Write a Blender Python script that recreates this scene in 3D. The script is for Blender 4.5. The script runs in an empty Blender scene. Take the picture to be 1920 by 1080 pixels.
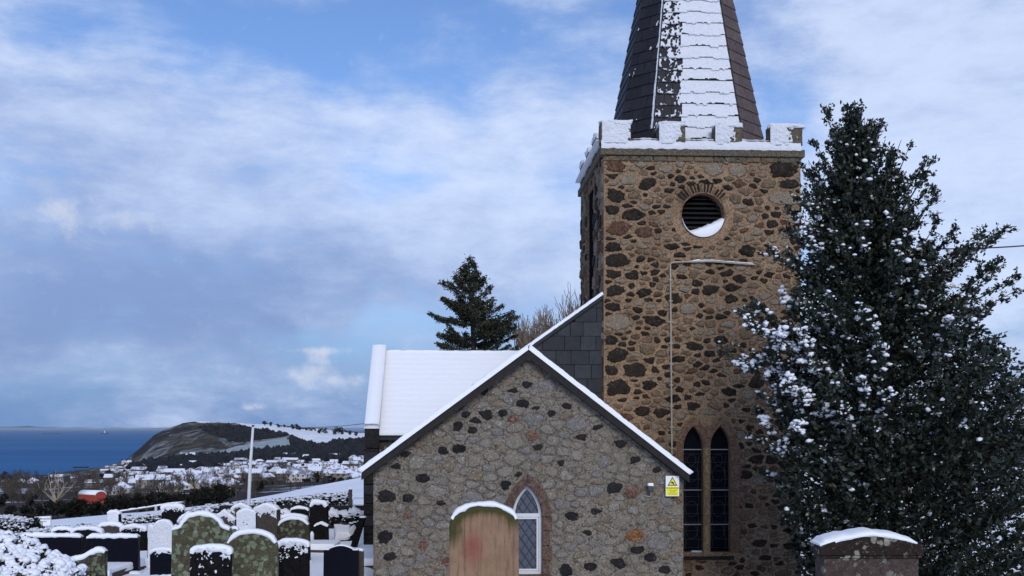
import bpy, bmesh, math, random
import numpy as np
from mathutils import Vector, noise as mnoise
random.seed(7); rng = np.random.default_rng(7)
PI = math.pi
S = bpy.context.scene
COL = S.collection
# ------------------------------------------------------------------ camera
F = 2100.0                                   # focal length in photo pixels (1920 wide)
cam_d = bpy.data.cameras.new('camera'); cam = bpy.data.objects.new('camera', cam_d); COL.objects.link(cam)
cam_d.sensor_width = 36.0; cam_d.lens = 36.0 * F / 1920; cam_d.shift_y = 263.0 / 1920
cam_d.clip_start = 0.1; cam_d.clip_end = 400000
cam.location = (0, 0, 0); cam.rotation_euler = (PI / 2, 0, 0)
S.camera = cam
# ------------------------------------------------------------------ world, sun, exposure
SUN_ROT = math.radians(169); SUN_EL = math.radians(32)
S.view_settings.view_transform = 'Standard'; S.view_settings.look = 'None'
S.view_settings.gamma = 1; S.view_settings.use_curve_mapping = False
S.view_settings.exposure = 0.86
S.cycles.max_bounces = 4; S.cycles.diffuse_bounces = 3; S.cycles.glossy_bounces = 2

class NT:
    """small helper to write shader graphs"""
    def __init__(s, tree): s.t = tree; s.n = tree.nodes; s.l = tree.links
    def node(s, typ, **kw):
        n = s.n.new(typ)
        for k, v in kw.items(): setattr(n, k, v)
        return n
    def put(s, sock, v):
        if hasattr(v, 'is_output') or isinstance(v, bpy.types.NodeSocket): s.l.new(v, sock)
        else: sock.default_value = v
    def m(s, op, a, b=0.0, c=0.0, clamp=False):
        n = s.node('ShaderNodeMath', operation=op, use_clamp=clamp)
        s.put(n.inputs[0], a); s.put(n.inputs[1], b); s.put(n.inputs[2], c)
        return n.outputs[0]
    def mix(s, f, a, b, mode='MIX'):
        n = s.node('ShaderNodeMix', data_type='RGBA', blend_type=mode)
        s.put(n.inputs['Factor'], f)
        s.put(n.inputs[6], a if not isinstance(a, tuple) else (*a[:3], 1)); s.put(n.inputs[7], b if not isinstance(b, tuple) else (*b[:3], 1))
        return n.outputs[2]
    def noise(s, vec, scale, detail=4, rough=0.55, dist=0.0, out=0):
        n = s.node('ShaderNodeTexNoise'); s.put(n.inputs['Vector'], vec)
        n.inputs['Scale'].default_value = scale; n.inputs['Detail'].default_value = detail
        n.inputs['Roughness'].default_value = rough; n.inputs['Distortion'].default_value = dist
        return n.outputs[out]
    def voro(s, vec, scale, feature='F1', out='Distance', rnd=1.0):
        n = s.node('ShaderNodeTexVoronoi', feature=feature); s.put(n.inputs['Vector'], vec)
        n.inputs['Scale'].default_value = scale; n.inputs['Randomness'].default_value = rnd
        return n.outputs[out]
    def mapr(s, v, a, b, c=0.0, d=1.0, smooth=True):
        n = s.node('ShaderNodeMapRange', interpolation_type='SMOOTHSTEP' if smooth else 'LINEAR')
        s.put(n.inputs[0], v); n.inputs[1].default_value = a; n.inputs[2].default_value = b
        n.inputs[3].default_value = c; n.inputs[4].default_value = d
        return n.outputs[0]
    def scalev(s, v, sc, loc=(0, 0, 0)):
        n = s.node('ShaderNodeMapping'); s.put(n.inputs[0], v); n.inputs[3].default_value = sc; n.inputs[1].default_value = loc
        return n.outputs[0]

W = bpy.data.worlds.new('World'); S.world = W; W.use_nodes = True
W.node_tree.nodes.clear(); g = NT(W.node_tree)
sky = g.node('ShaderNodeTexSky', sky_type='NISHITA'); sky.sun_disc = False
sky.sun_elevation = SUN_EL; sky.sun_rotation = SUN_ROT; sky.altitude = 90
sky.air_density = 1.0; sky.dust_density = 0.4; sky.ozone_density = 3.0
SKY_STR = 0.068; SKY_TINT = (0.86, 0.97, 1.20)
CLOUD_LO = (0.125, 0.180, 0.330); CLOUD_HI = (0.375, 0.435, 0.570); LOW_BLUE = (0.060, 0.135, 0.300); CUMULUS = (0.36, 0.39, 0.47)
tc = g.node('ShaderNodeTexCoord').outputs['Generated']
sx = g.node('ShaderNodeSeparateXYZ'); g.l.new(tc, sx.inputs[0]); dx, dy, dz = sx.outputs
AZ = g.m('ARCTAN2', dx, dy); EL = g.m('ARCSINE', dz)
az2 = g.node('ShaderNodeCombineXYZ'); g.l.new(AZ, az2.inputs[0]); g.l.new(EL, az2.inputs[1]); av = az2.outputs[0]
def ang(px, py):
    x = (px - 960) / F; z = (803 - py) / F
    return math.atan2(x, 1), math.asin(z / math.sqrt(1 + x * x + z * z))
def vm(op, a, b, c=None):
    n = g.node('ShaderNodeVectorMath', operation=op); g.put(n.inputs[0], a); g.put(n.inputs[1], b)
    if c is not None: g.put(n.inputs[2], c)
    return n.outputs[1] if op == 'DOT_PRODUCT' else n.outputs[0]
wobc = g.noise(av, 6.0, 3, 0.6, 0.0, 1)                 # domain warp, so the cloud banks have torn edges
avw = vm('MULTIPLY_ADD', vm('SUBTRACT', wobc, (0.5, 0.5, 0.5)), (0.30, 0.16, 0.0), av)
def blob(acc, px, py, rx, ry, amp, vec=None):
    a, e = ang(px, py); k = (F / rx, F / ry, 0.0)
    q = vm('MULTIPLY_ADD', avw if vec is None else vec, k, (-a * k[0], -e * k[1], 0.0))
    return g.m('MULTIPLY_ADD', g.m('POWER', 0.3679, vm('DOT_PRODUCT', q, q)), amp, acc)
avs = vm('MULTIPLY_ADD', vm('SUBTRACT', wobc, (0.5, 0.5, 0.5)), (0.05, 0.025, 0.0), av)
n1 = g.noise(vm('MULTIPLY', avs, (2.6, 7.0, 1.0)), 1.5, 6, 0.58, 0.0)
n2 = g.noise(vm('MULTIPLY_ADD', avs, (6.0, 15.0, 1.0), (4.0, 2.0, 0.0)), 1.6, 6, 0.66, 0.0)
cov = g.m('MULTIPLY_ADD', n1, 0.95, g.m('MULTIPLY_ADD', n2, 0.75, -0.40))
for b in [(250, 400, 520, 260, 0.34), (60, 90, 330, 90, 0.10), (900, 300, 260, 220, 0.30), (1750, 330, 420, 520, 0.36), (800, 500, 420, 90, 0.24),
          (560, 55, 400, 75, -0.44), (1450, 215, 110, 100, -0.36), (720, 335, 150, 45, -0.20), (690, 615, 200, 40, -0.24), (280, 560, 420, 80, 0.20), (300, 730, 700, 70, -0.10), (1750, 150, 500, 300, 0.10), (900, 110, 130, 80, -0.16)]:
    cov = blob(cov, *b)
mask = g.mapr(cov, 0.20, 0.86)
tone = g.m('MULTIPLY_ADD', n2, 0.70, g.m('MULTIPLY', n1, 0.30))
for b in [(300, 570, 560, 120, -0.40), (150, 300, 300, 160, -0.05), (820, 330, 420, 220, 0.20), (1800, 300, 400, 500, 0.20), (60, 40, 300, 100, 0.1)]:
    tone = blob(tone, *b)
tone = g.mapr(tone, 0.14, 0.84)
ccol = g.mix(tone, CLOUD_LO, CLOUD_HI)
base = g.mix(1.0, sky.outputs[0], tuple(SKY_STR * c for c in SKY_TINT), 'MULTIPLY')
# low blue air towards the sea horizon
lowf = g.mapr(EL, 0.0, 0.19, 0.92, 0.0)
base = g.mix(lowf, base, LOW_BLUE)
colr = g.mix(g.m('MULTIPLY', mask, 0.90), base, ccol)
# small cumulus heads low over the sea
cun = g.noise(av, 46.0, 4, 0.62)
acc = g.m('MULTIPLY_ADD', cun, 1.5, -0.80)
for b in [(600, 672, 30, 22, 0.62), (575, 706, 60, 24, 0.42), (655, 712, 55, 14, 0.45), (440, 694, 40, 18, 0.45), (105, 398, 75, 30, 0.50), (265, 412, 70, 22, 0.40), (480, 762, 50, 9, .45), (600, 657, 120, 7, .35)]:
    acc = blob(acc, *b, vec=av)
colr = g.mix(g.mapr(acc, 0.10, 0.85, 0.0, 0.8), colr, CUMULUS)
bg = g.node('ShaderNodeBackground'); g.l.new(colr, bg.inputs[0]); bg.inputs[1].default_value = 1.0
wo = g.node('ShaderNodeOutputWorld'); g.l.new(bg.outputs[0], wo.inputs[0])

sun_d = bpy.data.lights.new('sun', 'SUN'); sun_d.energy = 1.05; sun_d.angle = math.radians(24); sun_d.color = (1.0, 0.94, 0.86)
sun = bpy.data.objects.new('sun', sun_d); COL.objects.link(sun)
sdir = Vector((math.sin(SUN_ROT) * math.cos(SUN_EL), math.cos(SUN_ROT) * math.cos(SUN_EL), math.sin(SUN_EL)))
sun.rotation_euler = sdir.to_track_quat('Z', 'Y').to_euler(); sun.location = (30, 10, 30)

# ------------------------------------------------------------------ materials
MATS = {}
def material(name):
    m = bpy.data.materials.new(name); m.use_nodes = True; m.node_tree.nodes.clear()
    q = NT(m.node_tree)
    out = q.node('ShaderNodeOutputMaterial'); p = q.node('ShaderNodeBsdfPrincipled'); q.l.new(p.outputs[0], out.inputs[0])
    MATS[name] = m; q.p = p; q.mat = m; q.out = out
    q.obj = q.node('ShaderNodeTexCoord').outputs['Object']
    geo = q.node('ShaderNodeNewGeometry'); q.pos = geo.outputs['Position']; q.isl = geo.outputs['Random Per Island']
    oi = q.node('ShaderNodeObjectInfo'); q.rand = oi.outputs['Random']; q.ocol = oi.outputs['Color']
    return q
def fin(q, col, rough=0.8, bump=None, strength=0.3, dist=0.01, spec=0.3):
    q.put(q.p.inputs['Base Color'], col if not isinstance(col, tuple) else (*col[:3], 1)); q.put(q.p.inputs['Roughness'], rough)
    q.p.inputs['Specular IOR Level'].default_value = spec
    if bump is not None:
        b = q.node('ShaderNodeBump'); b.inputs['Strength'].default_value = strength; b.inputs['Distance'].default_value = dist
        q.l.new(bump, b.inputs['Height']); q.l.new(b.outputs[0], q.p.inputs['Normal'])
    return q.mat
def snow_mat(name, scale, col=(0.86, 0.88, 0.92), dist=0.012, strength=0.5):
    q = material(name)
    h = q.m('ADD', q.noise(q.pos, scale, 5, 0.65), q.m('MULTIPLY', q.noise(q.pos, scale * 0.18, 4, 0.6), 1.2))
    c = q.mix(q.noise(q.pos, scale * 0.5, 3), tuple(x * 0.93 for x in col), col)
    return fin(q, c, 0.7, h, strength, dist, 0.25)
M_SNOW = snow_mat('snow', 38)
M_SNOWG = snow_mat('snow_ground', 14, dist=0.02, strength=0.35)
M_SNOWROOF = snow_mat('snow_roof', 26, dist=0.010, strength=0.4)
M_SNOWROUGH = snow_mat('snow_crusty', 26, (0.82, 0.84, 0.89), dist=0.045, strength=1.0)
M_SNOWFAR = snow_mat('snow_far', 0.3, dist=0.05, strength=0.2)

def stone_mat(name, c1, c2, c3, spot=None, spotamt=0.45, scale=11, bump=0.02, rough=0.85, dk=0.75):
    q = material(name)
    v = q.node('ShaderNodeVectorMath', operation='ADD'); q.l.new(q.obj, v.inputs[0])
    cc = q.node('ShaderNodeCombineXYZ'); q.l.new(q.m('MULTIPLY', q.rand, 37.0), cc.inputs[1]); q.l.new(cc.outputs[0], v.inputs[1]); vec = v.outputs[0]
    base = q.mix(q.mapr(q.rand, 0.0, 1.0, smooth=False), c1, c2)
    n = q.noise(vec, scale, 4, 0.68); n2 = q.noise(vec, scale * 2.6, 4, 0.72)
    col = q.mix(q.mapr(n, 0.36, 0.66), base, c3)
    col = q.mix(q.mapr(n2, 0.42, 0.60, 0.0, dk), col, tuple(x * 0.30 for x in c1))
    if spot:
        col = q.mix(q.mapr(q.noise(vec, scale * 2.6, 5, 0.75), 0.58 - 0.1 * spotamt, 0.66, 0.0, 0.85), col, spot)
    h = q.m('ADD', n, q.m('MULTIPLY', n2, 0.55))
    return fin(q, col, rough, h, 0.9, bump, 0.10)
# vestry stones
M_V = [stone_mat('granite_grey', (0.165, 0.138, 0.104), (0.210, 0.179, 0.140), (0.26, 0.228, 0.183), (0.43, 0.395, 0.34), 0.7, dk=.95),
       stone_mat('granite_pale', (0.18, 0.160, 0.130), (0.22, 0.197, 0.163), (0.27, 0.243, 0.205), (0.46, 0.425, 0.37), 0.7, dk=.95),
       stone_mat('granite_blue', (0.15, 0.138, 0.122), (0.19, 0.177, 0.160), (0.24, 0.226, 0.208), (0.42, 0.40, 0.37), 0.6, dk=.95),
       stone_mat('granite_tan', (0.165, 0.125, 0.085), (0.21, 0.163, 0.115), (0.255, 0.205, 0.152), (0.38, 0.34, 0.28), 0.6, dk=.95)]
M_BASALT = stone_mat('basalt', (0.012, 0.012, 0.014), (0.028, 0.026, 0.026), (0.030, 0.028, 0.027), (0.12, 0.11, 0.10), 0.0)
M_ORANGE = stone_mat('iron_stone', (0.25, 0.095, 0.035), (0.20, 0.085, 0.04), (0.33, 0.17, 0.08), (0.12, 0.06, 0.03), 0.3)
M_RED = stone_mat('red_stone', (0.13, 0.06, 0.045), (0.19, 0.10, 0.07), (0.23, 0.15, 0.11), (0.08, 0.04, 0.03), 0.3)
# tower stones
M_T = [stone_mat('tower_dark', (0.012, 0.010, 0.009), (0.026, 0.021, 0.018), (0.045, 0.034, 0.026), (0.20, 0.16, 0.12), 0.1),
       stone_mat('tower_brown', (0.115, 0.075, 0.046), (0.175, 0.120, 0.077), (0.23, 0.165, 0.108), (0.36, 0.30, 0.22), 0.6, dk=1.0),
       stone_mat('tower_grey', (0.19, 0.145, 0.100), (0.24, 0.19, 0.135), (0.28, 0.23, 0.17), (0.48, 0.43, 0.36), 0.7, dk=1.0),
       stone_mat('tower_red', (0.085, 0.042, 0.028), (0.125, 0.068, 0.042), (0.16, 0.095, 0.062), (0.04, 0.03, 0.025), 0.3)]
M_SANDST = stone_mat('pink_sandstone', (0.21, 0.130, 0.085), (0.25, 0.16, 0.105), (0.18, 0.105, 0.068), (0.10, 0.065, 0.045), 0.4, 9, 0.008)
M_SANDDARK = stone_mat('brown_sandstone', (0.120, 0.074, 0.056), (0.140, 0.088, 0.066), (0.150, 0.100, 0.078), (0.07, 0.05, 0.04), 0.2, 9, 0.008)
M_YELLOWST = stone_mat('ochre_sandstone', (0.42, 0.29, 0.13), (0.44, 0.31, 0.15), (0.36, 0.23, 0.10), None, 0.2, 6, 0.005)
M_PARAPET = stone_mat('parapet_stone', (0.10, 0.085, 0.06), (0.14, 0.115, 0.08), (0.18, 0.155, 0.11), (0.06, 0.06, 0.035), 0.5, 12)
def mortar(name, c1, c2, dark, light):
    q = material(name)
    n = q.noise(q.pos, 5, 4, 0.65); n2 = q.noise(q.pos, 27, 5, 0.74); n3 = q.noise(q.pos, 1.1, 3, 0.6)
    col = q.mix(q.mapr(n, 0.35, 0.65), c1, c2)
    col = q.mix(q.mapr(n2, 0.46, 0.60, 0.0, 0.9), col, dark)
    col = q.mix(q.mapr(q.noise(q.pos, 26, 5, 0.7), 0.55, 0.66, 0.0, 0.6), col, light)
    col = q.mix(q.mapr(n3, 0.4, 0.7, 0.0, 0.35), col, dark)
    return fin(q, col, 0.9, q.m('ADD', n2, n), 0.9, 0.02, 0.2)
M_MORT_V = mortar('mortar_grey', (0.185, 0.158, 0.124), (0.235, 0.205, 0.165), (0.050, 0.042, 0.032), (0.38, 0.355, 0.315))
M_MORT_T = mortar('mortar_tan', (0.285, 0.185, 0.108), (0.335, 0.228, 0.138), (0.095, 0.060, 0.035), (0.40, 0.315, 0.22))
def slate_mat(name, c1, c2, lichen=(0.2, 0.18, 0.12)):
    q = material(name)
    vec = q.obj
    col = q.mix(q.rand, c1, c2)
    n = q.noise(q.pos, 9, 5, 0.65)
    col = q.mix(q.mapr(n, 0.4, 0.7, 0, 0.6), col, tuple(x * 0.55 for x in c1))
    col = q.mix(q.mapr(q.noise(q.pos, 22, 4, 0.7), 0.66, 0.74, 0, 0.7), col, lichen)
    return fin(q, col, 0.6, q.noise(q.pos, 40, 4, 0.6), 0.5, 0.006, 0.2)
M_SLATE_LIT = slate_mat('slate_brown_lit', (0.092, 0.066, 0.061), (0.122, 0.089, 0.080))
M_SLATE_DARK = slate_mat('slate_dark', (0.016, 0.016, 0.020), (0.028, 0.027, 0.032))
M_SLATE_GREY = slate_mat('slate_grey', (0.020, 0.023, 0.028), (0.038, 0.042, 0.050), (0.15, 0.14, 0.10))
def plain(name, c, rough=0.6, vary=0.15, scale=12, bump=0.004, spec=0.4, metallic=0.0):
    q = material(name)
    n = q.noise(q.pos, scale, 5, 0.65)
    col = q.mix(q.mapr(n, 0.3, 0.7), tuple(x * (1 - vary) for x in c), tuple(min(1, x * (1 + vary)) for x in c))
    q.p.inputs['Metallic'].default_value = metallic
    return fin(q, col, rough, n, 0.4, bump, spec)
M_JOINTSHADE_T = plain('joint_shade_brown', (0.050, 0.035, 0.023), 1.0, .4, 30, .004, .05)  # dark rings round stones: shaded gap and dirt put in as colour
M_JOINTSHADE_V = plain('joint_shade_grey', (0.085, 0.075, 0.062), 1.0, .4, 30, .004, .05)
M_DARKWOOD = plain('dark_verge', (0.014, 0.011, 0.009), 0.8, 0.4, 20, 0.01)
M_WHITEFRAME = plain('white_frame', (0.60, 0.61, 0.63), 0.35, 0.04, 5, 0.001)
M_LEAD = plain('lead', (0.045, 0.05, 0.06), 0.5, 0.2, 20)
M_BLACK = plain('dark_interior', (0.008, 0.008, 0.009), 1.0, 0.2, 12, 0.004, 0.0)
M_LOUVRE = plain('louvre', (0.010, 0.009, 0.009), 0.8, 0.3)
M_PIPE = plain('conduit_paint', (0.36, 0.32, 0.26), 0.6, 0.15)
M_GREYMETAL = plain('galvanised', (0.45, 0.46, 0.48), 0.45, 0.1, 20, 0.001)
M_POLE = plain('pale_pole', (0.62, 0.63, 0.66), 0.5, 0.08, 6, 0.002)
M_WIRE = plain('wire', (0.03, 0.03, 0.035), 0.6)
M_YELLOW = plain('sign_yellow', (0.86, 0.78, 0.02), 0.4, 0.02)
M_SIGNWHITE = plain('sign_white', (0.80, 0.81, 0.82), 0.4, 0.03)
M_SIGNBLACK = plain('sign_black', (0.012, 0.012, 0.012), 0.5)
M_SIGNBLUE = plain('sign_ink', (0.015, 0.02, 0.05), 0.5)
def glass(name, c, rough=0.05):
    q = material(name); n = q.noise(q.pos, 5, 2)
    return fin(q, c, rough, n, 0.12, 0.01, 0.6 if rough < .2 else 0.08)
M_GLASS = glass('window_glass', (0.060, 0.072, 0.105))
M_GLASSD = glass('stained_glass', (0.004, 0.005, 0.011), 0.5)
M_GRANITE = plain('polished_granite', (0.006, 0.007, 0.012), 0.35, 0.3, 60, 0.001, 0.03)
M_GRANITE2 = plain('dull_black_stone', (0.009, 0.0085, 0.009), 0.8, 0.5, 30, 0.006, 0.04)
M_BROWNSLAB = plain('brown_gravestone', (0.045, 0.035, 0.028), 0.8, 0.4, 22, 0.01)
def lichen_mat(name, base, l1, l2, amt):
    q = material(name)
    v = q.node('ShaderNodeVectorMath', operation='ADD'); q.l.new(q.obj, v.inputs[0])
    wn = q.node('ShaderNodeVectorMath', operation='SCALE'); q.l.new(q.noise(q.obj, 7, 4, 0.6, 0, 1), wn.inputs[0]); wn.inputs[3].default_value = 0.16; q.l.new(wn.outputs[0], v.inputs[1]); vec = v.outputs[0]
    n = q.noise(q.obj, 20, 6, 0.7)
    col = q.mix(q.mapr(n, 0.35, 0.65), tuple(x * 0.55 for x in base), base)
    d = q.voro(vec, 13.0); cell = q.voro(vec, 13.0, out='Color')
    sepc = q.node('ShaderNodeSeparateColor'); q.l.new(cell, sepc.inputs[0])
    has = q.m('LESS_THAN', sepc.outputs[0], amt)
    edge = q.mapr(q.m('ADD', d, q.m('MULTIPLY', q.m('SUBTRACT', n, 0.5), 0.45)), 0.42, 0.60, 1.0, 0.0)
    f = q.m('MULTIPLY', has, edge)
    lc = q.mix(sepc.outputs[1], l1, l2)
    lc = q.mix(q.mapr(q.noise(q.obj, 38, 5, 0.7), 0.4, 0.7, 0, 0.6), lc, tuple(x * 0.5 for x in l1))
    col = q.mix(f, col, lc)
    d2 = q.voro(vec, 34.0); col = q.mix(q.mapr(q.m('ADD', d2, q.m('MULTIPLY', q.noise(q.obj, 3, 3), 0.5)), 0.35, 0.5, 0.55, 0.0), col, l2)
    return fin(q, col, 0.9, q.m('ADD', q.m('MULTIPLY', f, 0.6), n), 0.9, 0.015, 0.2)
M_LICHEN = lichen_mat('lichened_stone', (0.085, 0.078, 0.048), (0.135, 0.160, 0.092), (0.215, 0.235, 0.170), 0.80)
M_LICHEN2 = lichen_mat('lichened_stone_dark', (0.045, 0.040, 0.027), (0.095, 0.110, 0.060), (0.16, 0.175, 0.115), 0.70)
M_LICHENRED = lichen_mat('red_monument', (0.075, 0.052, 0.045), (0.15, 0.14, 0.12), (0.24, 0.23, 0.19), 0.25)
M_LICHENBLK = lichen_mat('dark_monument_cap', (0.026, 0.017, 0.014), (0.20, 0.19, 0.14), (0.26, 0.26, 0.20), 0.22)
def tan_headstone():
    q = material('tan_headstone')
    sep = q.node('ShaderNodeSeparateXYZ'); q.l.new(q.obj, sep.inputs[0]); X, Z = sep.outputs[0], sep.outputs[2]
    n = q.noise(q.obj, 6, 6, 0.65); fine = q.noise(q.obj, 55, 5, 0.7)
    streak = q.noise(q.scalev(q.obj, (16, 1, 1.2)), 1.6, 6, 0.7)
    col = q.mix(q.mapr(n, 0.3, 0.7), (0.22, 0.132, 0.080), (0.28, 0.178, 0.112))
    col = q.mix(q.mapr(streak, 0.50, 0.66, 0, 0.75), col, (0.115, 0.078, 0.045))
    rd = q.m('ADD', q.m('POWER', q.m('DIVIDE', q.m('ADD', X, 0.12), 0.10), 2.0), q.m('POWER', q.m('DIVIDE', q.m('SUBTRACT', Z, 0.84), 0.17), 2.0))
    col = q.mix(q.m('MULTIPLY', q.m('EXPONENT', q.m('MULTIPLY', rd, -1.0)), q.mapr(streak, 0.2, 0.6, 0.4, 1.0)), col, (0.22, 0.060, 0.045))
    # moss creeping down from the arched top and the left shoulder
    r = q.m('SQRT', q.m('ADD', q.m('POWER', q.m('DIVIDE', X, 0.387), 2.0), q.m('POWER', q.m('DIVIDE', q.m('MAXIMUM', q.m('SUBTRACT', Z, 1.05), 0.0), 0.245), 2.0)))
    mm = q.m('ADD', q.m('ADD', r, q.m('MULTIPLY', q.m('SUBTRACT', streak, 0.5), 0.55)), q.m('MULTIPLY', q.m('SUBTRACT', n, 0.5), 0.5))
    moss = q.m('MULTIPLY', q.mapr(mm, 0.50, 0.85), q.mapr(q.m('ADD', Z, q.m('MULTIPLY', X, -0.25)), 0.86, 1.10))
    mossc = q.mix(fine, (0.028, 0.026, 0.010), (0.075, 0.072, 0.020))
    col = q.mix(moss, col, mossc)
    col = q.mix(q.mapr(fine, 0.60, 0.70, 0, 0.5), col, (0.10, 0.07, 0.04))
    return fin(q, col, 0.85, q.m('ADD', fine, q.m('MULTIPLY', moss, 0.5)), 0.6, 0.008, 0.2)
M_TAN = tan_headstone()
def leaf_mat(name, c1, c2, rough=0.45, trans=0.0, spec=0.4):
    q = material(name)
    col = q.mix(q.isl, c1, c2)
    return fin(q, col, rough, None, 0, 0, spec)
M_HOLLY = leaf_mat('holly_leaf', (0.008, 0.013, 0.009), (0.038, 0.050, 0.032), 0.35, 0, 0.4)
M_CONIFER = leaf_mat('conifer_needles', (0.026, 0.031, 0.020), (0.066, 0.070, 0.046), 0.8, 0, 0.1)
M_HEDGE = leaf_mat('hedge_leaf', (0.007, 0.009, 0.007), (0.026, 0.025, 0.018), 0.8, 0, 0.1)
M_TWIG = plain('bare_twig', (0.070, 0.055, 0.042), 0.85, 0.3, 8)
M_TWIGTAN = plain('tan_twig', (0.17, 0.13, 0.095), .85, .3, 8)
M_TWIGPALE = plain('pale_bark', (0.42, 0.36, 0.28), 0.8, 0.2, 3)
M_TRUNK = plain('dark_trunk', (0.05, 0.04, 0.032), 0.9, 0.4, 14, 0.02)
M_WOOD_FAR = leaf_mat('far_wood', (0.010, 0.014, 0.019), (0.028, 0.027, 0.028), 0.9, 0, 0.1)
M_BERRY = plain('red_berry', (0.35, 0.02, 0.015), 0.35)

# ------------------------------------------------------------------ mesh helpers
def link(o, parent=None):
    COL.objects.link(o)
    if parent is not None: o.parent = parent
    return o
def mesh(name, V, Fc, mats, smooth=False, midx=None):
    me = bpy.data.meshes.new(name); me.from_pydata([tuple(v) for v in V], [], [tuple(f) for f in Fc])
    for m in (mats if isinstance(mats, (list, tuple)) else [mats]): me.materials.append(m)
    if midx is not None: me.polygons.foreach_set('material_index', midx)
    if smooth: me.polygons.foreach_set('use_smooth', [True] * len(me.polygons))
    me.update(); return me
def mesh_np(name, V, Fc, mat, smooth=False):
    V = np.asarray(V, np.float32); Fc = np.asarray(Fc, np.int32); k = Fc.shape[1]
    me = bpy.data.meshes.new(name); me.vertices.add(len(V)); me.vertices.foreach_set('co', V.ravel())
    me.loops.add(Fc.size); me.loops.foreach_set('vertex_index', Fc.ravel())
    me.polygons.add(len(Fc)); me.polygons.foreach_set('loop_start', np.arange(len(Fc), dtype=np.int32) * k)
    me.polygons.foreach_set('loop_total', np.full(len(Fc), k, np.int32))
    if smooth: me.polygons.foreach_set('use_smooth', np.ones(len(Fc), bool))
    me.materials.append(mat); me.update(calc_edges=True); me.validate(); return me
def ob(name, me, parent=None, loc=None):
    o = bpy.data.objects.new(name, me); link(o, parent)
    if loc is not None: o.location = loc
    return o
def tag(o, label, cat, group=None):
    o['label'] = label; o['category'] = cat
    if group: o['group'] = group
    return o
def thing(name, label, cat, loc=(0, 0, 0), rz=0.0, group=None):
    o = bpy.data.objects.new(name, None); link(o); o.location = loc; o.rotation_euler = (0, 0, rz); o.empty_display_size = 0.3
    return tag(o, label, cat, group)
def nz(*p): return mnoise.noise(Vector(p))
class B:
    """collects verts/faces"""
    def __init__(s): s.v = []; s.f = []
    def add(s, V, Fc):
        n = len(s.v); s.v += [tuple(p) for p in V]; s.f += [tuple(i + n for i in f) for f in Fc]; return s
    def box(s, x0, x1, y0, y1, z0, z1):
        return s.add([(x0, y0, z0), (x1, y0, z0), (x1, y1, z0), (x0, y1, z0), (x0, y0, z1), (x1, y0, z1), (x1, y1, z1), (x0, y1, z1)],
                     [(0, 3, 2, 1), (4, 5, 6, 7), (0, 1, 5, 4), (1, 2, 6, 5), (2, 3, 7, 6), (3, 0, 4, 7)])
    def prism(s, poly, y0, y1):
        """poly in (x,z), extruded along y"""
        n = len(poly); V = [(x, y0, z) for x, z in poly] + [(x, y1, z) for x, z in poly]
        Fc = [tuple(range(n)), tuple(range(2 * n - 1, n - 1, -1))] + [(i, i + n, (i + 1) % n + n, (i + 1) % n) for i in range(n)]
        return s.add(V, Fc)
    def tube(s, path, rad, n=6, cap=True):
        path = [Vector(p) for p in path]; m = len(path); V = []; Fc = []
        if not isinstance(rad, (list, tuple)): rad = [rad] * m
        ref = Vector((0.31, 0.21, 0.93))
        for i, p in enumerate(path):
            t = (path[min(i + 1, m - 1)] - path[max(i - 1, 0)]).normalized()
            a = t.cross(ref)
            if a.length < 0.1: a = t.cross(Vector((1, 0, 0)))
            a.normalize(); b = t.cross(a)
            for k in range(n):
                w = 2 * PI * k / n; V.append(p + (a * math.cos(w) + b * math.sin(w)) * rad[i])
        for i in range(m - 1):
            for k in range(n):
                Fc.append((i * n + k, i * n + (k + 1) % n, (i + 1) * n + (k + 1) % n, (i + 1) * n + k))
        if cap: Fc += [tuple(range(n - 1, -1, -1)), tuple(range((m - 1) * n, m * n))]
        return s.add(V, Fc)
    def build(s, name, mat, parent=None, smooth=False, loc=None):
        return ob(name, mesh(name, s.v, s.f, mat, smooth), parent, loc)
def resample(path, step):
    out = [Vector(path[0])]
    for a, b in zip(path, path[1:]):
        a = Vector(a); b = Vector(b); n = max(1, int((b - a).length / step))
        out += [a.lerp(b, i / n) for i in range(1, n + 1)]
    return out
def snow_ridge(bb, path, side, hw, t, step=0.04, nseg=8, drop=0.0, seed=0.0, taper=True, rough=0.35, steep=0.35):
    """soft snow lying along a path; side = unit vector across; thickness measured along the in-plane normal"""
    path = resample(path, step); side = Vector(side); m = len(path); V = []; Fc = []
    for i, p in enumerate(path):
        tg = (path[min(i + 1, m - 1)] - path[max(i - 1, 0)]).normalized(); up = side.cross(tg)
        if up.z < 0: up = -up
        e = 1.0
        if taper:
            k = min(i, m - 1 - i); e = min(1.0, 0.35 + 0.3 * k)
        tt = t * e * (steep + (1 - steep) * max(0, up.z)) * (1 + rough * 1.3 * nz(p.x * 5 + seed, p.y * 5, p.z * 5) + rough * 0.8 * nz(p.x * 17, p.y * 17 + seed, p.z * 17))
        for k in range(nseg + 1):
            w = PI * k / nseg; c = math.cos(w); sn = math.sin(w)
            jj = 1 + rough * 0.35 * nz(p.x * 9 + k, p.z * 9 + seed, 3.3)
            q = p + side * (hw * jj * math.copysign(abs(c) ** 0.7, c)) + up * (tt * (max(0, sn) ** 0.65))
            if k in (0, nseg): q = q - up * (drop * (0.6 + 1.2 * max(0, nz(p.x * 11 + seed, p.z * 11, k * 5.0) + 0.3)) * (1 if k == nseg else 0.6))
            V.append(q)
    n = nseg + 1
    for i in range(m - 1):
        for k in range(n - 1): Fc.append((i * n + k, i * n + k + 1, (i + 1) * n + k + 1, (i + 1) * n + k))
        Fc.append((i * n + n - 1, i * n, (i + 1) * n, (i + 1) * n + n - 1))
    Fc += [tuple(range(n)), tuple(range(m * n - 1, (m - 1) * n - 1, -1))]
    bb.add(V, Fc); return bb
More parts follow.
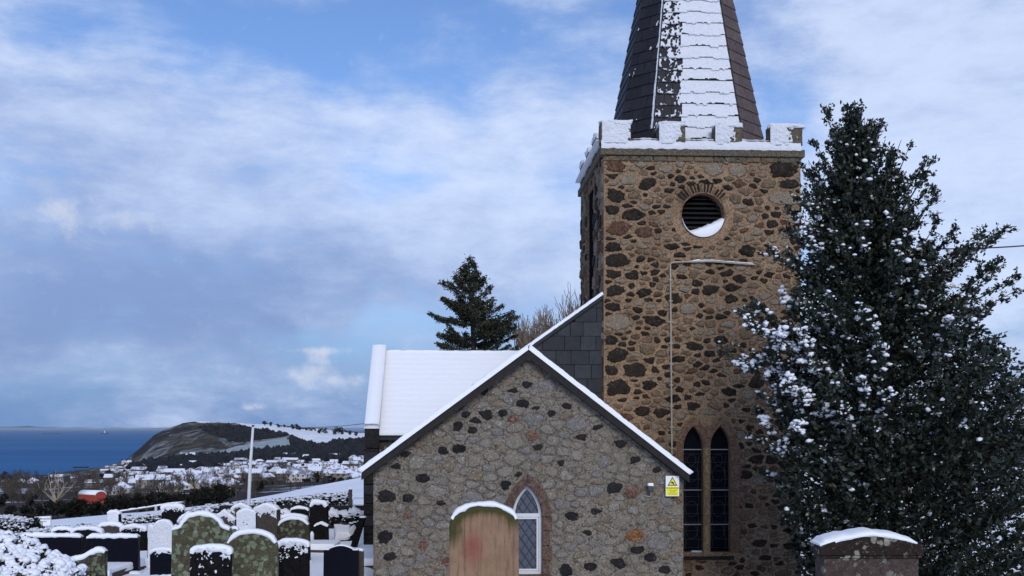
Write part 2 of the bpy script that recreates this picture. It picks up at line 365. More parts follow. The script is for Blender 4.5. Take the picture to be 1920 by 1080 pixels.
def lumpy(bb, c, h, e=0.35, amp=0.15, n=7, seed=0.0, fr=6.0):
    """rounded lumpy block, half sizes h"""
    idx = {}; V = []; Fc = []
    def vert(d):
        key = tuple(round(x, 5) for x in d)
        if key in idx: return idx[key]
        u = Vector(d).normalized(); p = [math.copysign(abs(x) ** e, x) for x in u]
        mx = max(abs(x) for x in p) or 1
        p = [x / (mx ** 0.6) for x in p]
        w = 1 + amp * nz((c[0] + h[0] * p[0]) * fr + seed, (c[1] + h[1] * p[1]) * fr, (c[2] + h[2] * p[2]) * fr) + amp * 0.5 * nz((c[0] + h[0] * p[0]) * fr * 3, (c[1] + h[1] * p[1]) * fr * 3 + seed, (c[2] + h[2] * p[2]) * fr * 3)
        V.append(tuple(c[i] + h[i] * p[i] * w for i in range(3))); idx[key] = len(V) - 1; return idx[key]
    for ax in range(3):
        for sg in (-1, 1):
            for i in range(n):
                for j in range(n):
                    q = []
                    for (a, b) in ((i, j), (i + 1, j), (i + 1, j + 1), (i, j + 1)):
                        d = [0, 0, 0]; d[ax] = sg; d[(ax + 1) % 3] = -1 + 2 * a / n; d[(ax + 2) % 3] = -1 + 2 * b / n; q.append(vert(d))
                    Fc.append(tuple(q if sg > 0 else q[::-1]))
    bb.add(V, Fc); return bb
# unit icosphere for numpy blob fields
def ico(sub):
    bm = bmesh.new(); bmesh.ops.create_icosphere(bm, subdivisions=sub, radius=1.0); bm.verts.ensure_lookup_table()
    V = np.array([v.co[:] for v in bm.verts]); Fc = np.array([[v.index for v in f.verts] for f in bm.faces]); bm.free(); return V, Fc
ICO1 = ico(1); ICO2 = ico(2)
def blob_field(C, R, src=ICO1, jit=0.25, flat=0.7):
    V0, F0 = src; C = np.asarray(C); n = len(C); R = np.asarray(R).reshape(-1, 1, 1) if np.ndim(R) else np.full((n, 1, 1), R)
    sc = np.ones((n, 1, 3)); sc[:, 0, :2] = rng.uniform(0.8, 1.35, (n, 2)); sc[:, 0, 2] = flat * rng.uniform(0.8, 1.2, n)
    V = V0[None] * (1 + jit * rng.standard_normal((n, len(V0), 1)).clip(-1.5, 1.5)) * sc * R + C[:, None, :]
    Fc = F0[None] + (np.arange(n) * len(V0))[:, None, None]
    return V.reshape(-1, 3), Fc.reshape(-1, 3)
def leaf_field(C, size, aspect=0.45, up=0.0, dirs=None):
    """rhombic folded leaves"""
    C = np.asarray(C); n = len(C); size = np.asarray(size) * np.ones(n)
    a = rng.standard_normal((n, 3)) if dirs is None else dirs + 0.6 * rng.standard_normal((n, 3))
    a /= np.linalg.norm(a, axis=1, keepdims=True) + 1e-9
    r = rng.standard_normal((n, 3)); r[:, 2] += up
    b = np.cross(a, r); b /= np.linalg.norm(b, axis=1, keepdims=True) + 1e-9
    c = np.cross(a, b)
    L = size[:, None]
    V = np.stack([C - a * L * 0.5, C + b * L * aspect * 0.5 + c * L * 0.10, C + a * L * 0.5, C - b * L * aspect * 0.5 + c * L * 0.10], 1)
    Fc = np.array([[0, 1, 2, 3]]) + (np.arange(n) * 4)[:, None]
    return V.reshape(-1, 3), Fc
def P(px, py, Y): return Vector(((px - 960) * Y / F, Y, (803 - py) * Y / F))

# ------------------------------------------------------------------ ground
# height of the land: columns keyed by bearing (as photo px at any distance), rows by distance
YK = [36, 70, 92, 150, 300, 600, 900, 1200, 1500, 1750, 2000, 2300, 2600, 3000, 3600]
LY = np.log(np.array(YK))
def prow(*py): return [-(p - 803) / F * y for p, y in zip(py, YK)]
COLS = [(-900, prow(1010, 990, 1030, 990, 945, 925, 930, 945, 940, 930, 920, 910, 900, 890, 880)),
        (0, prow(1005, 984, 1015, 975, 938, 915, 905, 901, 901, 903, 900, 890, 880, 880, 880)),
        (100, prow(1000, 974, 1005, 970, 940, 917, 905, 897, 892, 889.5, 887, 880, 876, 874, 870)),
        (200, prow(994, 965, 1000, 966, 938, 914, 900, 890, 884, 880, 879, 873.5, 869, 872, 870)),
        (232, prow(992, 962, 996, 964, 936, 911, 896, 885, 878, 873, 869, 866, 868, 872, 870)),
        (262, prow(990, 960, 994, 962, 935, 909, 893, 881, 873, 867, 858, 840, 858, 872, 870)),
        (292, prow(988, 957, 992, 960, 934, 907, 890, 878, 869, 859, 838, 813, 835, 872, 870)),
        (342, prow(985, 952, 988, 958, 932, 906, 888, 875, 863, 842, 814, 792, 800, 860, 870)),
        (385, prow(982, 947, 984, 955, 930, 905, 887, 874, 860, 840, 812, 789, 794, 850, 870)),
        (430, prow(979, 942, 980, 952, 928, 904, 886, 872, 857, 838, 812, 793, 798, 840, 870)),
        (520, prow(972, 926, 970, 945, 924, 902, 884, 867, 850, 830, 809, 797, 802, 835, 870)),
        (600, prow(965, 909, 955, 935, 920, 898, 880, 860, 842, 826, 812, 804, 808, 835, 870)),
        (690, prow(957, 892, 945, 930, 918, 895, 878, 858, 840, 826, 817, 813, 815, 835, 870)),
        (960, prow(950, 880, 930, 925, 918, 893, 875, 857, 840, 828, 819, 815, 817, 835, 870)),
        (3200, prow(940, 870, 900, 905, 905, 885, 870, 855, 840, 828, 819, 815, 817, 835, 870))]
CX = np.array([c[0] for c in COLS], float); CZ = np.array([c[1] for c in COLS])
def smooth_interp(x, xs, ys):
    i = int(np.clip(np.searchsorted(xs, x) - 1, 0, len(xs) - 2)); t = min(max((x - xs[i]) / (xs[i + 1] - xs[i]), 0), 1)
    return ys[i] * (1 - t) + ys[i + 1] * t
def zfar(t, Y):
    ly = math.log(max(Y, 36)); i = int(np.clip(np.searchsorted(CX, t) - 1, 0, len(CX) - 2)); u = min(max((t - CX[i]) / (CX[i + 1] - CX[i]), 0), 1)
    row = CZ[i] * (1 - u) + CZ[i + 1] * u
    # angle interpolation keeps slopes straight to the eye
    a = row / np.array(YK)
    z = float(np.interp(ly, LY, a)) * Y
    if Y > 250:
        X = (t - 960) * Y / F
        amp = min(1.0, (Y - 250) / 700)
        z += amp * (2.2 * nz(X * 0.006, Y * 0.006, 1) + 1.3 * nz(X * 0.018, Y * 0.018, 2) + ((2.4 * nz(X * 0.03, Y * 0.012, 3) + 1.2 * nz(X * 0.05, Y * 0.05, 3)) * min(1, (Y - 1300) / 300) if Y > 1300 else 0))
    return z
def ground(X, Y):
    if Y >= 36: return zfar(X / Y * F + 960, Y)
    zb = float(np.interp(Y, [-30, 0, 8, 16, 26], [-1.3, -1.62, -1.95, -2.32, -2.6])) + 0.012 * max(-12, min(12, X)) * min(1, max(0, Y / 20))
    ss = lambda v, a, b: (lambda t: t * t * (3 - 2 * t))(min(1, max(0, (v - a) / (b - a))))
    zb -= .30 * ss(X, -2.7, -1.9) * ss(Y, 13, 17) + .85 * ss(X, 2.0, 3.6) * ss(Y, 14, 18)
    if Y > 26:
        t36 = X / 36 * F + 960; zb = zb + (zfar(t36, 36) - zb) * (Y - 26) / 10
    return zb + 0.03 * nz(X * 0.7, Y * 0.7, 0) + 0.012 * nz(X * 2.3, Y * 2.3, 5)
V = []; Fc = []
xs = np.concatenate([np.linspace(-60, -14, 24), np.linspace(-13.8, 10, 170), np.linspace(10.5, 60, 24)]); ys = np.concatenate([np.linspace(-30, 8, 20), np.linspace(8.2, 36, 180)])
for y in ys:
    for x in xs: V.append((x, y, ground(x, y)))
nx = len(xs)
Fc = [(j * nx + i, j * nx + i + 1, (j + 1) * nx + i + 1, (j + 1) * nx + i) for j in range(len(ys) - 1) for i in range(nx - 1)]
o = ob('churchyard_ground', mesh('churchyard_ground', V, Fc, M_SNOWG, True)); o['kind'] = 'structure'
def inpoly(x, y, poly):
    c = False; j = len(poly) - 1
    for i in range(len(poly)):
        if (poly[i][1] > y) != (poly[j][1] > y) and x < (poly[j][0] - poly[i][0]) * (y - poly[i][1]) / (poly[j][1] - poly[i][1]) + poly[i][0]: c = not c
        j = i
    return c
FIELD_W = [[(428, 790), (480, 790), (520, 798), (560, 805), (600, 804), (645, 810), (645, 821), (600, 825), (555, 817), (520, 811), (470, 801)],
           [(548, 815), (640, 811), (700, 812), (700, 827), (640, 829), (592, 838), (562, 827)], [(360, 789), (400, 786), (405, 792), (375, 794)]]
FIELD_F = [[(392, 853), (440, 838), (536, 820), (550, 838), (500, 842), (470, 849), (410, 856)], [(345, 868), (395, 856), (400, 862), (360, 872)]]
WOODS = [[(552, 842), (545, 824), (562, 829), (592, 840), (640, 831), (700, 828), (700, 858), (640, 864), (560, 864), (500, 864), (430, 868), (405, 858), (470, 852), (500, 846)],
         [(240, 882), (270, 872), (330, 862), (398, 858), (430, 866), (420, 880), (330, 884), (262, 890)],
         [(372, 800), (430, 796), (470, 803), (545, 814), (535, 819), (450, 831), (415, 822), (385, 812)]]
mats_t = []
q = material('near_field'); mats_t.append(fin(q, q.mix(q.mapr(q.noise(q.pos, 0.25, 4), 0.3, 0.7), (0.80, 0.83, 0.89), (0.87, 0.89, 0.93)), 0.7, q.noise(q.pos, 1.4, 5, 0.6), 0.3, 0.15, 0.2))
q = material('headland_rough')
n = q.noise(q.scalev(q.pos, (1, 0.30, 2.0)), 0.011, 6, 0.66, 1.2); n2 = q.noise(q.pos, 0.035, 5, 0.72); n3 = q.noise(q.scalev(q.pos, (1, .5, 1)), 0.006, 4, 0.62, 0.6)
c = q.mix(q.mapr(n2, 0.38, 0.62), (0.030, 0.026, 0.020), (0.098, 0.082, 0.052))
c = q.mix(q.mapr(n3, 0.49, 0.56, 0, .85), c, (0.018, 0.017, 0.016))
c = q.mix(q.m('MULTIPLY', q.mapr(n, 0.50, 0.60, 0, 0.8), q.mapr(n2, 0.3, 0.6, .3, 1)), c, (0.30, 0.32, 0.33)); mats_t.append(fin(q, c, 0.95, n2, 1.0, 9.0, 0.1))
q = material('village_ground')
n = q.noise(q.scalev(q.pos, (1, 0.3, 1.0)), 0.05, 5, 0.68, 0.5); n2 = q.noise(q.pos, 0.12, 4, 0.7)
c = q.mix(q.mapr(n2, 0.35, 0.65), (0.012, 0.011, 0.010), (0.050, 0.038, 0.028))
c = q.mix(q.mapr(n, 0.57, 0.61, 0, 0.75), c, (0.60, 0.63, 0.72)); mats_t.append(fin(q, c, 0.95, n2, 0.4, 0.5, 0.1))
q = material('wood_floor'); mats_t.append(fin(q, q.mix(q.noise(q.pos, 0.08, 5), (0.016, 0.018, 0.020), (0.035, 0.032, 0.030)), 1.0, None, 0, 0, 0.05))
q = material('far_snow_field'); mats_t.append(fin(q, q.mix(q.mapr(q.noise(q.pos, 0.03, 4), 0.4, 0.7), (0.72, 0.74, 0.78), (0.86, 0.88, 0.90)), 0.8, None, 0, 0, 0.1))
q = material('frosted_field'); mats_t.append(fin(q, q.mix(q.mapr(q.noise(q.pos, 0.06, 5), 0.35, 0.65), (0.24, 0.29, 0.30), (0.36, 0.41, 0.44)), 0.9, None, 0, 0, 0.1))
tcol = np.concatenate([np.linspace(-2600, -60, 60), np.arange(-50, 740, 4.0), np.linspace(745, 3200, 60)])
trow = [36.0]
while trow[-1] < 3600: trow.append(trow[-1] * (1.013 if trow[-1] < 1150 else 1.0065))
V = []
for Y in trow:
    for t in tcol: V.append(((t - 960) * Y / F, Y, zfar(t, Y)))
nt = len(tcol); Fc = []; mi = []
for j in range(len(trow) - 1):
    for i in range(nt - 1):
        Fc.append((j * nt + i, j * nt + i + 1, (j + 1) * nt + i + 1, (j + 1) * nt + i))
        Y = trow[j]; t = tcol[i] + 2; z = V[j * nt + i][2]; py = 803 - z / Y * F
        if Y < 110: k = 0
        elif Y > 1250 and any(inpoly(t, py, p) for p in FIELD_W): k = 4
        elif Y > 1250 and any(inpoly(t, py, p) for p in FIELD_F): k = 5
        elif Y > 1100 and any(inpoly(t, py, p) for p in WOODS): k = 3
        elif Y > 1650 or (Y > 1400 and t < 420): k = 1
        else: k = 2
        mi.append(k)
o = ob('hillside_terrain', mesh('hillside_terrain', V, Fc, mats_t, True, mi)); o['kind'] = 'structure'
YS = np.geomspace(120, 2500, 900); LYS = np.log(YS); _LC = {}
def onland(px, py, ymin=130):
    k = round(px)
    if k not in _LC:
        i = int(np.clip(np.searchsorted(CX, k) - 1, 0, len(CX) - 2)); u = min(max((k - CX[i]) / (CX[i + 1] - CX[i]), 0), 1)
        row = (CZ[i] * (1 - u) + CZ[i + 1] * u) / np.array(YK); _LC[k] = 803 - np.interp(LYS, LY, row) * F
    w = np.nonzero((_LC[k] <= py) & (YS >= ymin))[0]
    if len(w) == 0: return None
    Y = float(YS[w[0]]); return Vector(((px - 960) * Y / F, Y, zfar(px, Y)))
# sea
q = material('sea_water')
n = q.noise(q.scalev(q.pos, (0.35, 1.2, 1)), 0.05, 6, 0.6); n2 = q.noise(q.scalev(q.pos, (0.15, 1.0, 1)), 0.0016, 5, 0.6)
c = q.mix(q.mapr(n2, 0.35, 0.65), (0.016, 0.105, 0.265), (0.028, 0.135, 0.310))
M_SEA = fin(q, c, 0.7, n, 0.35, 0.6, 0.04)
ex = [-200000, -20000, -3000, 3000, 20000, 200000]; ey = [700, 3000, 9000, 30000, 250000]
V = [(x, y, -75) for y in ey for x in ex]
o = ob('sea', mesh('sea', V, [(j * 6 + i, j * 6 + i + 1, (j + 1) * 6 + i + 1, (j + 1) * 6 + i) for j in range(4) for i in range(5)], M_SEA)); o['kind'] = 'structure'
# faint far coast on the horizon, distance haze mixed into its land colour
V = []; Fc = []; YC = 60000
for i in range(160):
    px = -700 + i * 16; h = max(0.2, 2.4 + 3.0 * nz(px * 0.006, 1.5, 0) + 2.0 * nz(px * 0.03, 0, 4)) * (0.5 + 0.5 * math.exp(-((px - 120) / 420) ** 2))
    x = (px - 960) * YC / F; zt = (803 - (803.8 - h)) * YC / F
    V += [(x, YC, -90), (x * 1.02, YC * 1.02, zt), (x * 1.15, YC * 1.15, -90)]
for i in range(159):
    for k in range(2): Fc.append((i * 3 + k, i * 3 + 3 + k, i * 3 + 4 + k, i * 3 + k + 1))
o = ob('far_coast_hills', mesh('far_coast', V, Fc, plain('far_coast_hazed', (0.10, 0.15, 0.22), 1.0, 0.05, 0.0001), True)); o['kind'] = 'structure'

# ------------------------------------------------------------------ masonry
class Facade:
    """vertical plane through (ox,oy), turned by th; s along the wall, d into the building"""
    def __init__(s, px, Y, th, zb):
        s.o = Vector(((px - 960) * Y / F, Y)); s.th = th; s.u = Vector((math.cos(th), math.sin(th))); s.v = Vector((-math.sin(th), math.cos(th))); s.zb = zb
    def at(s, px, py, d=0.0):
        r = Vector(((px - 960) / F, 1.0)); t = (s.o.dot(s.v) + d) / r.dot(s.v); p = r * t - s.o
        return p.dot(s.u), (803 - py) / F * t - s.zb
    def side(s, px, py, sp=0.0):
        r = Vector(((px - 960) / F, 1.0)); t = (s.o.dot(s.u) + sp) / r.dot(s.u); p = r * t - s.o
        return p.dot(s.v), (803 - py) / F * t - s.zb
    def poly(s, pts, d=0.0): return [s.at(x, y, d) for x, y in pts]
def clip(poly, nx_, ny_, c):
    """keep the side nx*x+ny*y <= c"""
    out = []
    for i in range(len(poly)):
        a = poly[i]; b = poly[(i + 1) % len(poly)]; da = nx_ * a[0] + ny_ * a[1] - c; db = nx_ * b[0] + ny_ * b[1] - c
        if da <= 0: out.append(a)
        if (da < 0 < db) or (db < 0 < da):
            t = da / (da - db); out.append((a[0] + (b[0] - a[0]) * t, a[1] + (b[1] - a[1]) * t))
    return out
def area(p): return 0.5 * sum(p[i][0] * p[(i + 1) % len(p)][1] - p[(i + 1) % len(p)][0] * p[i][1] for i in range(len(p)))
def ccw(p): return p if area(p) > 0 else p[::-1]
def clip_convex(poly, conv):
    conv = ccw(conv)
    for i in range(len(conv)):
        a = conv[i]; b = conv[(i + 1) % len(conv)]; n_ = (b[1] - a[1], -(b[0] - a[0]))
        poly = clip(poly, n_[0], n_[1], n_[0] * a[0] + n_[1] * a[1])
        if len(poly) < 3: return []
    return poly
def nearest(poly, p):
    best = None
    for i in range(len(poly)):
        a = Vector(poly[i]); b = Vector(poly[(i + 1) % len(poly)]); ab = b - a; t = max(0, min(1, (Vector(p) - a).dot(ab) / max(1e-9, ab.length_squared))); q = a + ab * t
        d = (q - Vector(p)).length
        if best is None or d < best[0]: best = (d, q)
    return best
def voronoi(outline, holes, fixed, rmin, rmax, asp, seed, tries=9000):
    """random-rubble cells: (seed point, polygon)"""
    R = random.Random(seed); xs = [p[0] for p in outline]; ys_ = [p[1] for p in outline]
    pts = [(x / asp, y, r) for x, y, r in fixed]; cell = {}
    def ok(x, y, r):
        for (a, b, c) in pts:
            if abs(a - x) < 1 and abs(b - y) < 1 and (a - x) ** 2 + (b - y) ** 2 < (0.5 * (r + c)) ** 2: return False
        return True
    for k in range(tries):
        x = R.uniform(min(xs), max(xs)) / asp; y = R.uniform(min(ys_), max(ys_)); r = rmin + (rmax - rmin) * (R.random() ** (2.2 if k < tries * 0.25 else 4))
        if not inpoly(x * asp, y, outline): continue
        if any(inpoly(x * asp, y, h) for h in holes): continue
        if ok(x, y, r): pts.append((x, y, r))
    cells = []
    for i, (x, y, r) in enumerate(pts):
        L = 1.2; poly = [(x - L, y - L), (x + L, y - L), (x + L, y + L), (x - L, y + L)]
        for j, (a, b, c) in enumerate(pts):
            if i == j: continue
            dx_, dy_ = a - x, b - y; d2 = dx_ * dx_ + dy_ * dy_
            if d2 > 1.4 or d2 < 1e-9: continue
            w = 0.5 + 0.25 * (r - c) / (r + c) * 2
            poly = clip(poly, dx_, dy_, dx_ * (x + dx_ * w) + dy_ * (y + dy_ * w))
            if len(poly) < 3: break
        if len(poly) < 3: continue
        poly = [(px_ * asp, py_) for px_, py_ in poly]; ctr = (x * asp, y)
        poly = clip_convex(poly, outline)
        for h in holes:
            if len(poly) < 3: break
            d, qn = nearest(h, ctr); n_ = qn - Vector(ctr)
            if n_.length > 1e-6: n_.normalize(); poly = clip(poly, n_[0], n_[1], n_.dot(qn))
        if len(poly) >= 3: cells.append((ctr, r, poly))
    return cells
def stone_shape(poly, gap, h, R, keep=1.0, square=False, ragged=0.22, joint=0.0):
    """one stone: irregular pillow, returns verts in (s,d,z), proud towards -d"""
    n = len(poly); cx_ = sum(p[0] for p in poly) / n; cy_ = sum(p[1] for p in poly) / n
    # resample corners, cut corners, shrink for the joint
    pts = []
    for i in range(n):
        a = poly[i]; b = poly[(i + 1) % n]; l = math.hypot(b[0] - a[0], b[1] - a[1])
        if l < 0.012: continue
        k = 0.10 if square else 0.20; m_ = max(1, min(4, int(l / 0.06)))
        for t in range(m_ + 1): f = k + (1 - 2 * k) * t / m_; pts.append((a[0] + (b[0] - a[0]) * f, a[1] + (b[1] - a[1]) * f))
    if len(pts) < 5: return None
    out = []
    for (x, y) in pts:
        dx_, dy_ = x - cx_, y - cy_; l = math.hypot(dx_, dy_)
        if l < 1e-4: return None
        f = max(0.35, (l - gap * R.uniform(0.4, 1.6)) / l) * keep * R.uniform(1 - ragged, 1.05)
        out.append((cx_ + dx_ * f, cy_ + dy_ * f))
    m = len(out); V = []; Fc = []
    size = math.sqrt(abs(area(out)));
    if size < 0.03: return None
    tx, ty = R.uniform(-0.06, 0.06), R.uniform(-0.06, 0.06)
    for ring, (f, d) in enumerate(((1.0, 0.01), (0.96, -0.6 * h), (0.80, -h))):
        for (x, y) in out:
            X = cx_ + (x - cx_) * f; Y = cy_ + (y - cy_) * f
            V.append((X, d + ((tx * (X - cx_) + ty * (Y - cy_)) if ring > 1 else 0) + (R.uniform(-0.18, 0.18) * h if ring > 1 else 0), Y))
    V.append((cx_, -h * 1.12, cy_))
    for r in range(2):
        for i in range(m): Fc.append((r * m + i, r * m + (i + 1) % m, (r + 1) * m + (i + 1) % m, (r + 1) * m + i))
    for i in range(m): Fc.append((2 * m + i, 2 * m + (i + 1) % m, 3 * m))
    nf = len(Fc)
    if joint > 0:  # dark rim laid over the mortar paints the shadow gap round the stone
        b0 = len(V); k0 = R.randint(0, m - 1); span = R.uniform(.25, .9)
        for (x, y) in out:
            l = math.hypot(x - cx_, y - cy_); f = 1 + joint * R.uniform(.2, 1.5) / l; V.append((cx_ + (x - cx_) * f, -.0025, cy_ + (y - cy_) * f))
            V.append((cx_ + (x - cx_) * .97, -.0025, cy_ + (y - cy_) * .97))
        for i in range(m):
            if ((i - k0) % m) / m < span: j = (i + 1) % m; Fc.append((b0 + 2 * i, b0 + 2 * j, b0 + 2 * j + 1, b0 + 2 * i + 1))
    return V, Fc, size * size, nf
def lay_stones(cells, parent, pick, gap, hgt, seed, limit=300, keepf=lambda ctr, r, R: 1.0, name='stone', joint=0.0, jmat=None):
    R = random.Random(seed); items = []
    for ctr, r, poly in cells:
        s_ = stone_shape(ccw(poly), gap, hgt * R.uniform(0.5, 1.5), R, keepf(ctr, r, R), joint=joint)
        if s_: items.append((s_[2], s_[0], s_[1], pick(ctr, s_[2], R), s_[3]))
    items.sort(key=lambda a: -a[0]); rest = {}
    for i, (a, V, Fc, mt, nf) in enumerate(items):
        if i < limit:
            c = Vector(V[0]); ob(name, mesh(name, [Vector(v) - c for v in V], Fc, [mt, jmat] if joint else mt, True, [0] * nf + [1] * (len(Fc) - nf) if joint else None), parent, c)
        else:
            rest.setdefault(mt.name, (B(), mt))[0].add(V, Fc[:nf])
            if joint: rest.setdefault(jmat.name, (B(), jmat))[0].add(V, Fc[nf:])
    for k, (bb, mt) in rest.items():
        used = sorted({q_ for f in bb.f for q_ in f}); rm = {a_: k_ for k_, a_ in enumerate(used)}; bb.v = [bb.v[q_] for q_ in used]; bb.f = [tuple(rm[q_] for q_ in f) for f in bb.f]
        o = bb.build('small_' + name + 's', mt, parent, True); o['kind'] = 'stuff'
    return len(items)
def wall_panel(outer, holes, d, depth, mat, name, parent):
    """wall face with real openings and their reveals"""
    bm = bmesh.new(); edges = []
    loops = []
    for lp in [outer] + holes:
        vs = [bm.verts.new((x, d, z)) for x, z in lp]; loops.append(vs)
        for i in range(len(vs)): edges.append(bm.edges.new((vs[i], vs[(i + 1) % len(vs)])))
    bmesh.ops.triangle_fill(bm, use_beauty=True, edges=edges)
    for vs in loops[1:]:
        bk = [bm.verts.new((v.co.x, d + depth, v.co.z)) for v in vs]
        for i in range(len(vs)):
            j = (i + 1) % len(vs); bm.faces.new((vs[i], vs[j], bk[j], bk[i]))
    bmesh.ops.recalc_face_normals(bm, faces=bm.faces)
    me = bpy.data.meshes.new(name); bm.to_mesh(me); bm.free(); me.materials.append(mat)
    return ob(name, me, parent)
def lancet(s0, s1, z0, zs, za, n=9):
    """pointed arch outline: sill z0, springing zs, apex za"""
    c = (s0 + s1) / 2; w = (s1 - s0) / 2; hgt = za - zs
    out = [(s0, z0), (s1, z0)]
    r = (w * w + hgt * hgt) / (2 * w)
    cxr = s1 - r; amax = math.asin(min(1, hgt / r))
    out += [(cxr + r * math.cos(amax * i / n), zs + r * math.sin(amax * i / n)) for i in range(n + 1)]
    cxl = s0 + r
    out += [(cxl - r * math.cos(amax * i / n), zs + r * math.sin(amax * i / n)) for i in range(n - 1, -1, -1)]
    return out
def offset_arch(s0, s1, z0, zs, za, k, kb=None): return lancet(s0 - k, s1 + k, z0 - (k if kb is None else kb), zs, za + k * 1.35)
def ring(bb, a, b, y0, y1, skip=()):
    """solid band between outlines a (inner) and b (outer), same vertex count"""
    n = len(a); V = [(x, y0, z) for x, z in a] + [(x, y0, z) for x, z in b] + [(x, y1, z) for x, z in a] + [(x, y1, z) for x, z in b]
    Fc = []
    for i in range(n):
        if i in skip: continue
        j = (i + 1) % n
        Fc += [(i, j, n + j, n + i), (2 * n + i, 3 * n + i, 3 * n + j, 2 * n + j), (n + i, n + j, 3 * n + j, 3 * n + i), (i, 2 * n + i, 2 * n + j, j)]
    bb.add(V, Fc); return bb
def stone_block(poly, y0, y1, bev, mat, name, parent):
    """dressed stone: polygon in (s,z) proud from y0 (back) to y1 (front, smaller y) with chamfered arris"""
    n = len(poly); cx_ = sum(p[0] for p in poly) / n; cy_ = sum(p[1] for p in poly) / n
    poly = ccw(poly); inn = []
    for (x, y) in poly:
        dx_, dy_ = cx_ - x, cy_ - y; l = math.hypot(dx_, dy_); inn.append((x + dx_ / l * bev * 1.3, y + dy_ / l * bev * 1.3))
    V = [(x, y0, z) for x, z in poly] + [(x, y1 + bev, z) for x, z in poly] + [(x, y1, z) for x, z in inn]
    Fc = [tuple(range(2 * n, 3 * n))]
    for i in range(n):
        j = (i + 1) % n; Fc += [(i, j, n + j, n + i), (n + i, n + j, 2 * n + j, 2 * n + i)]
    c = Vector((cx_, y1, cy_))
    return ob(name, mesh(name, [Vector(v) - c for v in V], Fc, mat), parent, c)
def arch_stones(inner, outer, y0, y1, mat, parent, name='surround_stone', gap=0.006, group=2, jamb=0.3):
    """cuts the band between two matching outlines into single dressed stones"""
    n = len(inner); k = 1
    for side in (0, 1):                                       # straight jambs
        i, j = (1, 2) if side == 0 else (n - 1, 0)
        a0, a1, b0, b1 = [Vector(v) for v in (inner[i], inner[j], outer[i], outer[j])]
        if side == 1: a0, a1, b0, b1 = a1, a0, b1, b0
        L = (a1 - a0).length; m = max(2, int(round(L / jamb)))
        for t in range(m):
            f0 = t / m + gap / L; f1 = (t + 1) / m - gap / L; w = 1.0 + (0.22 if (t + side) % 2 else -0.05)
            q0 = a0.lerp(a1, f0); q1 = a0.lerp(a1, f1); r0 = q0 + (b0.lerp(b1, f0) - q0) * w; r1 = q1 + (b0.lerp(b1, f1) - q1) * w
            r0.y = q0.y; r1.y = q1.y
            stone_block([tuple(q0), tuple(r0), tuple(r1), tuple(q1)], y0, y1, 0.006, mat, name, parent)
    idx = list(range(2, n)); i = 0
    while i < len(idx) - 1:
        e = min(i + group, len(idx) - 1); ii = idx[i:e + 1]
        pin = [Vector(inner[a]) for a in ii]; pout = [Vector(outer[a]) for a in ii]
        pin[0] = pin[0].lerp(pin[1], 0.04); pout[0] = pout[0].lerp(pout[1], 0.04)
        stone_block([tuple(p) for p in pin] + [tuple(p) for p in reversed(pout)], y0, y1, 0.006, mat, name, parent); i = e
def text_mesh(txt, size, mat, align='CENTER', ext=0.0):
    cu = bpy.data.curves.new('lettering', 'FONT'); cu.body = txt; cu.size = size; cu.align_x = align; cu.extrude = ext
    t = bpy.data.objects.new('tmp', cu); COL.objects.link(t); bpy.context.view_layer.update()
    me = bpy.data.meshes.new_from_object(t.evaluated_get(bpy.context.evaluated_depsgraph_get()))
    bpy.data.objects.remove(t); me.materials.clear(); me.materials.append(mat); return me

# ================================================================== vestry (low gabled annex)
TH = math.radians(3.0); ZB = -2.75
A = Facade(700, 18.1, TH, ZB)
vestry = thing('church_vestry', 'low grey rubble-stone church annex with snow-edged gable and small pointed window', 'building', (A.o.x, A.o.y, ZB), TH)
sL, _ = A.at(700, 900); sR, _ = A.at(1281, 900); sAp, zAp = A.at(990, 650); _, zEL = A.at(700, 866); _, zER = A.at(1281, 872)
gable = [(sL, 0), (sR, 0), (sR, zER), (sAp, zAp - 0.05), (sL, zEL)]
ws0, wz0 = A.at(961, 1078); ws1, _ = A.at(1016, 1078); _, wzs = A.at(990, 968); _, wza = A.at(990, 911)
win = lancet(ws0, ws1, wz0, wzs, wza); win_o = offset_arch(ws0, ws1, wz0, wzs, wza, 0.135, 0.10)
win_hole = offset_arch(ws0, ws1, wz0, wzs, wza, 0.002, 0.002)
front = wall_panel(gable, [win_hole], 0.0, 0.28, M_MORT_V, 'front_wall', vestry)
DEPTH = 5.6
B().add([(sL, 0, 0), (sL, DEPTH, 0), (sL, DEPTH, zEL), (sL, 0, zEL)], [(0, 3, 2, 1)]).build('side_wall', M_MORT_V, vestry)
B().add([(sR, 0, 0), (sR, DEPTH, 0), (sR, DEPTH, zER), (sR, 0, zER)], [(0, 1, 2, 3)]).build('side_wall', M_MORT_V, vestry)
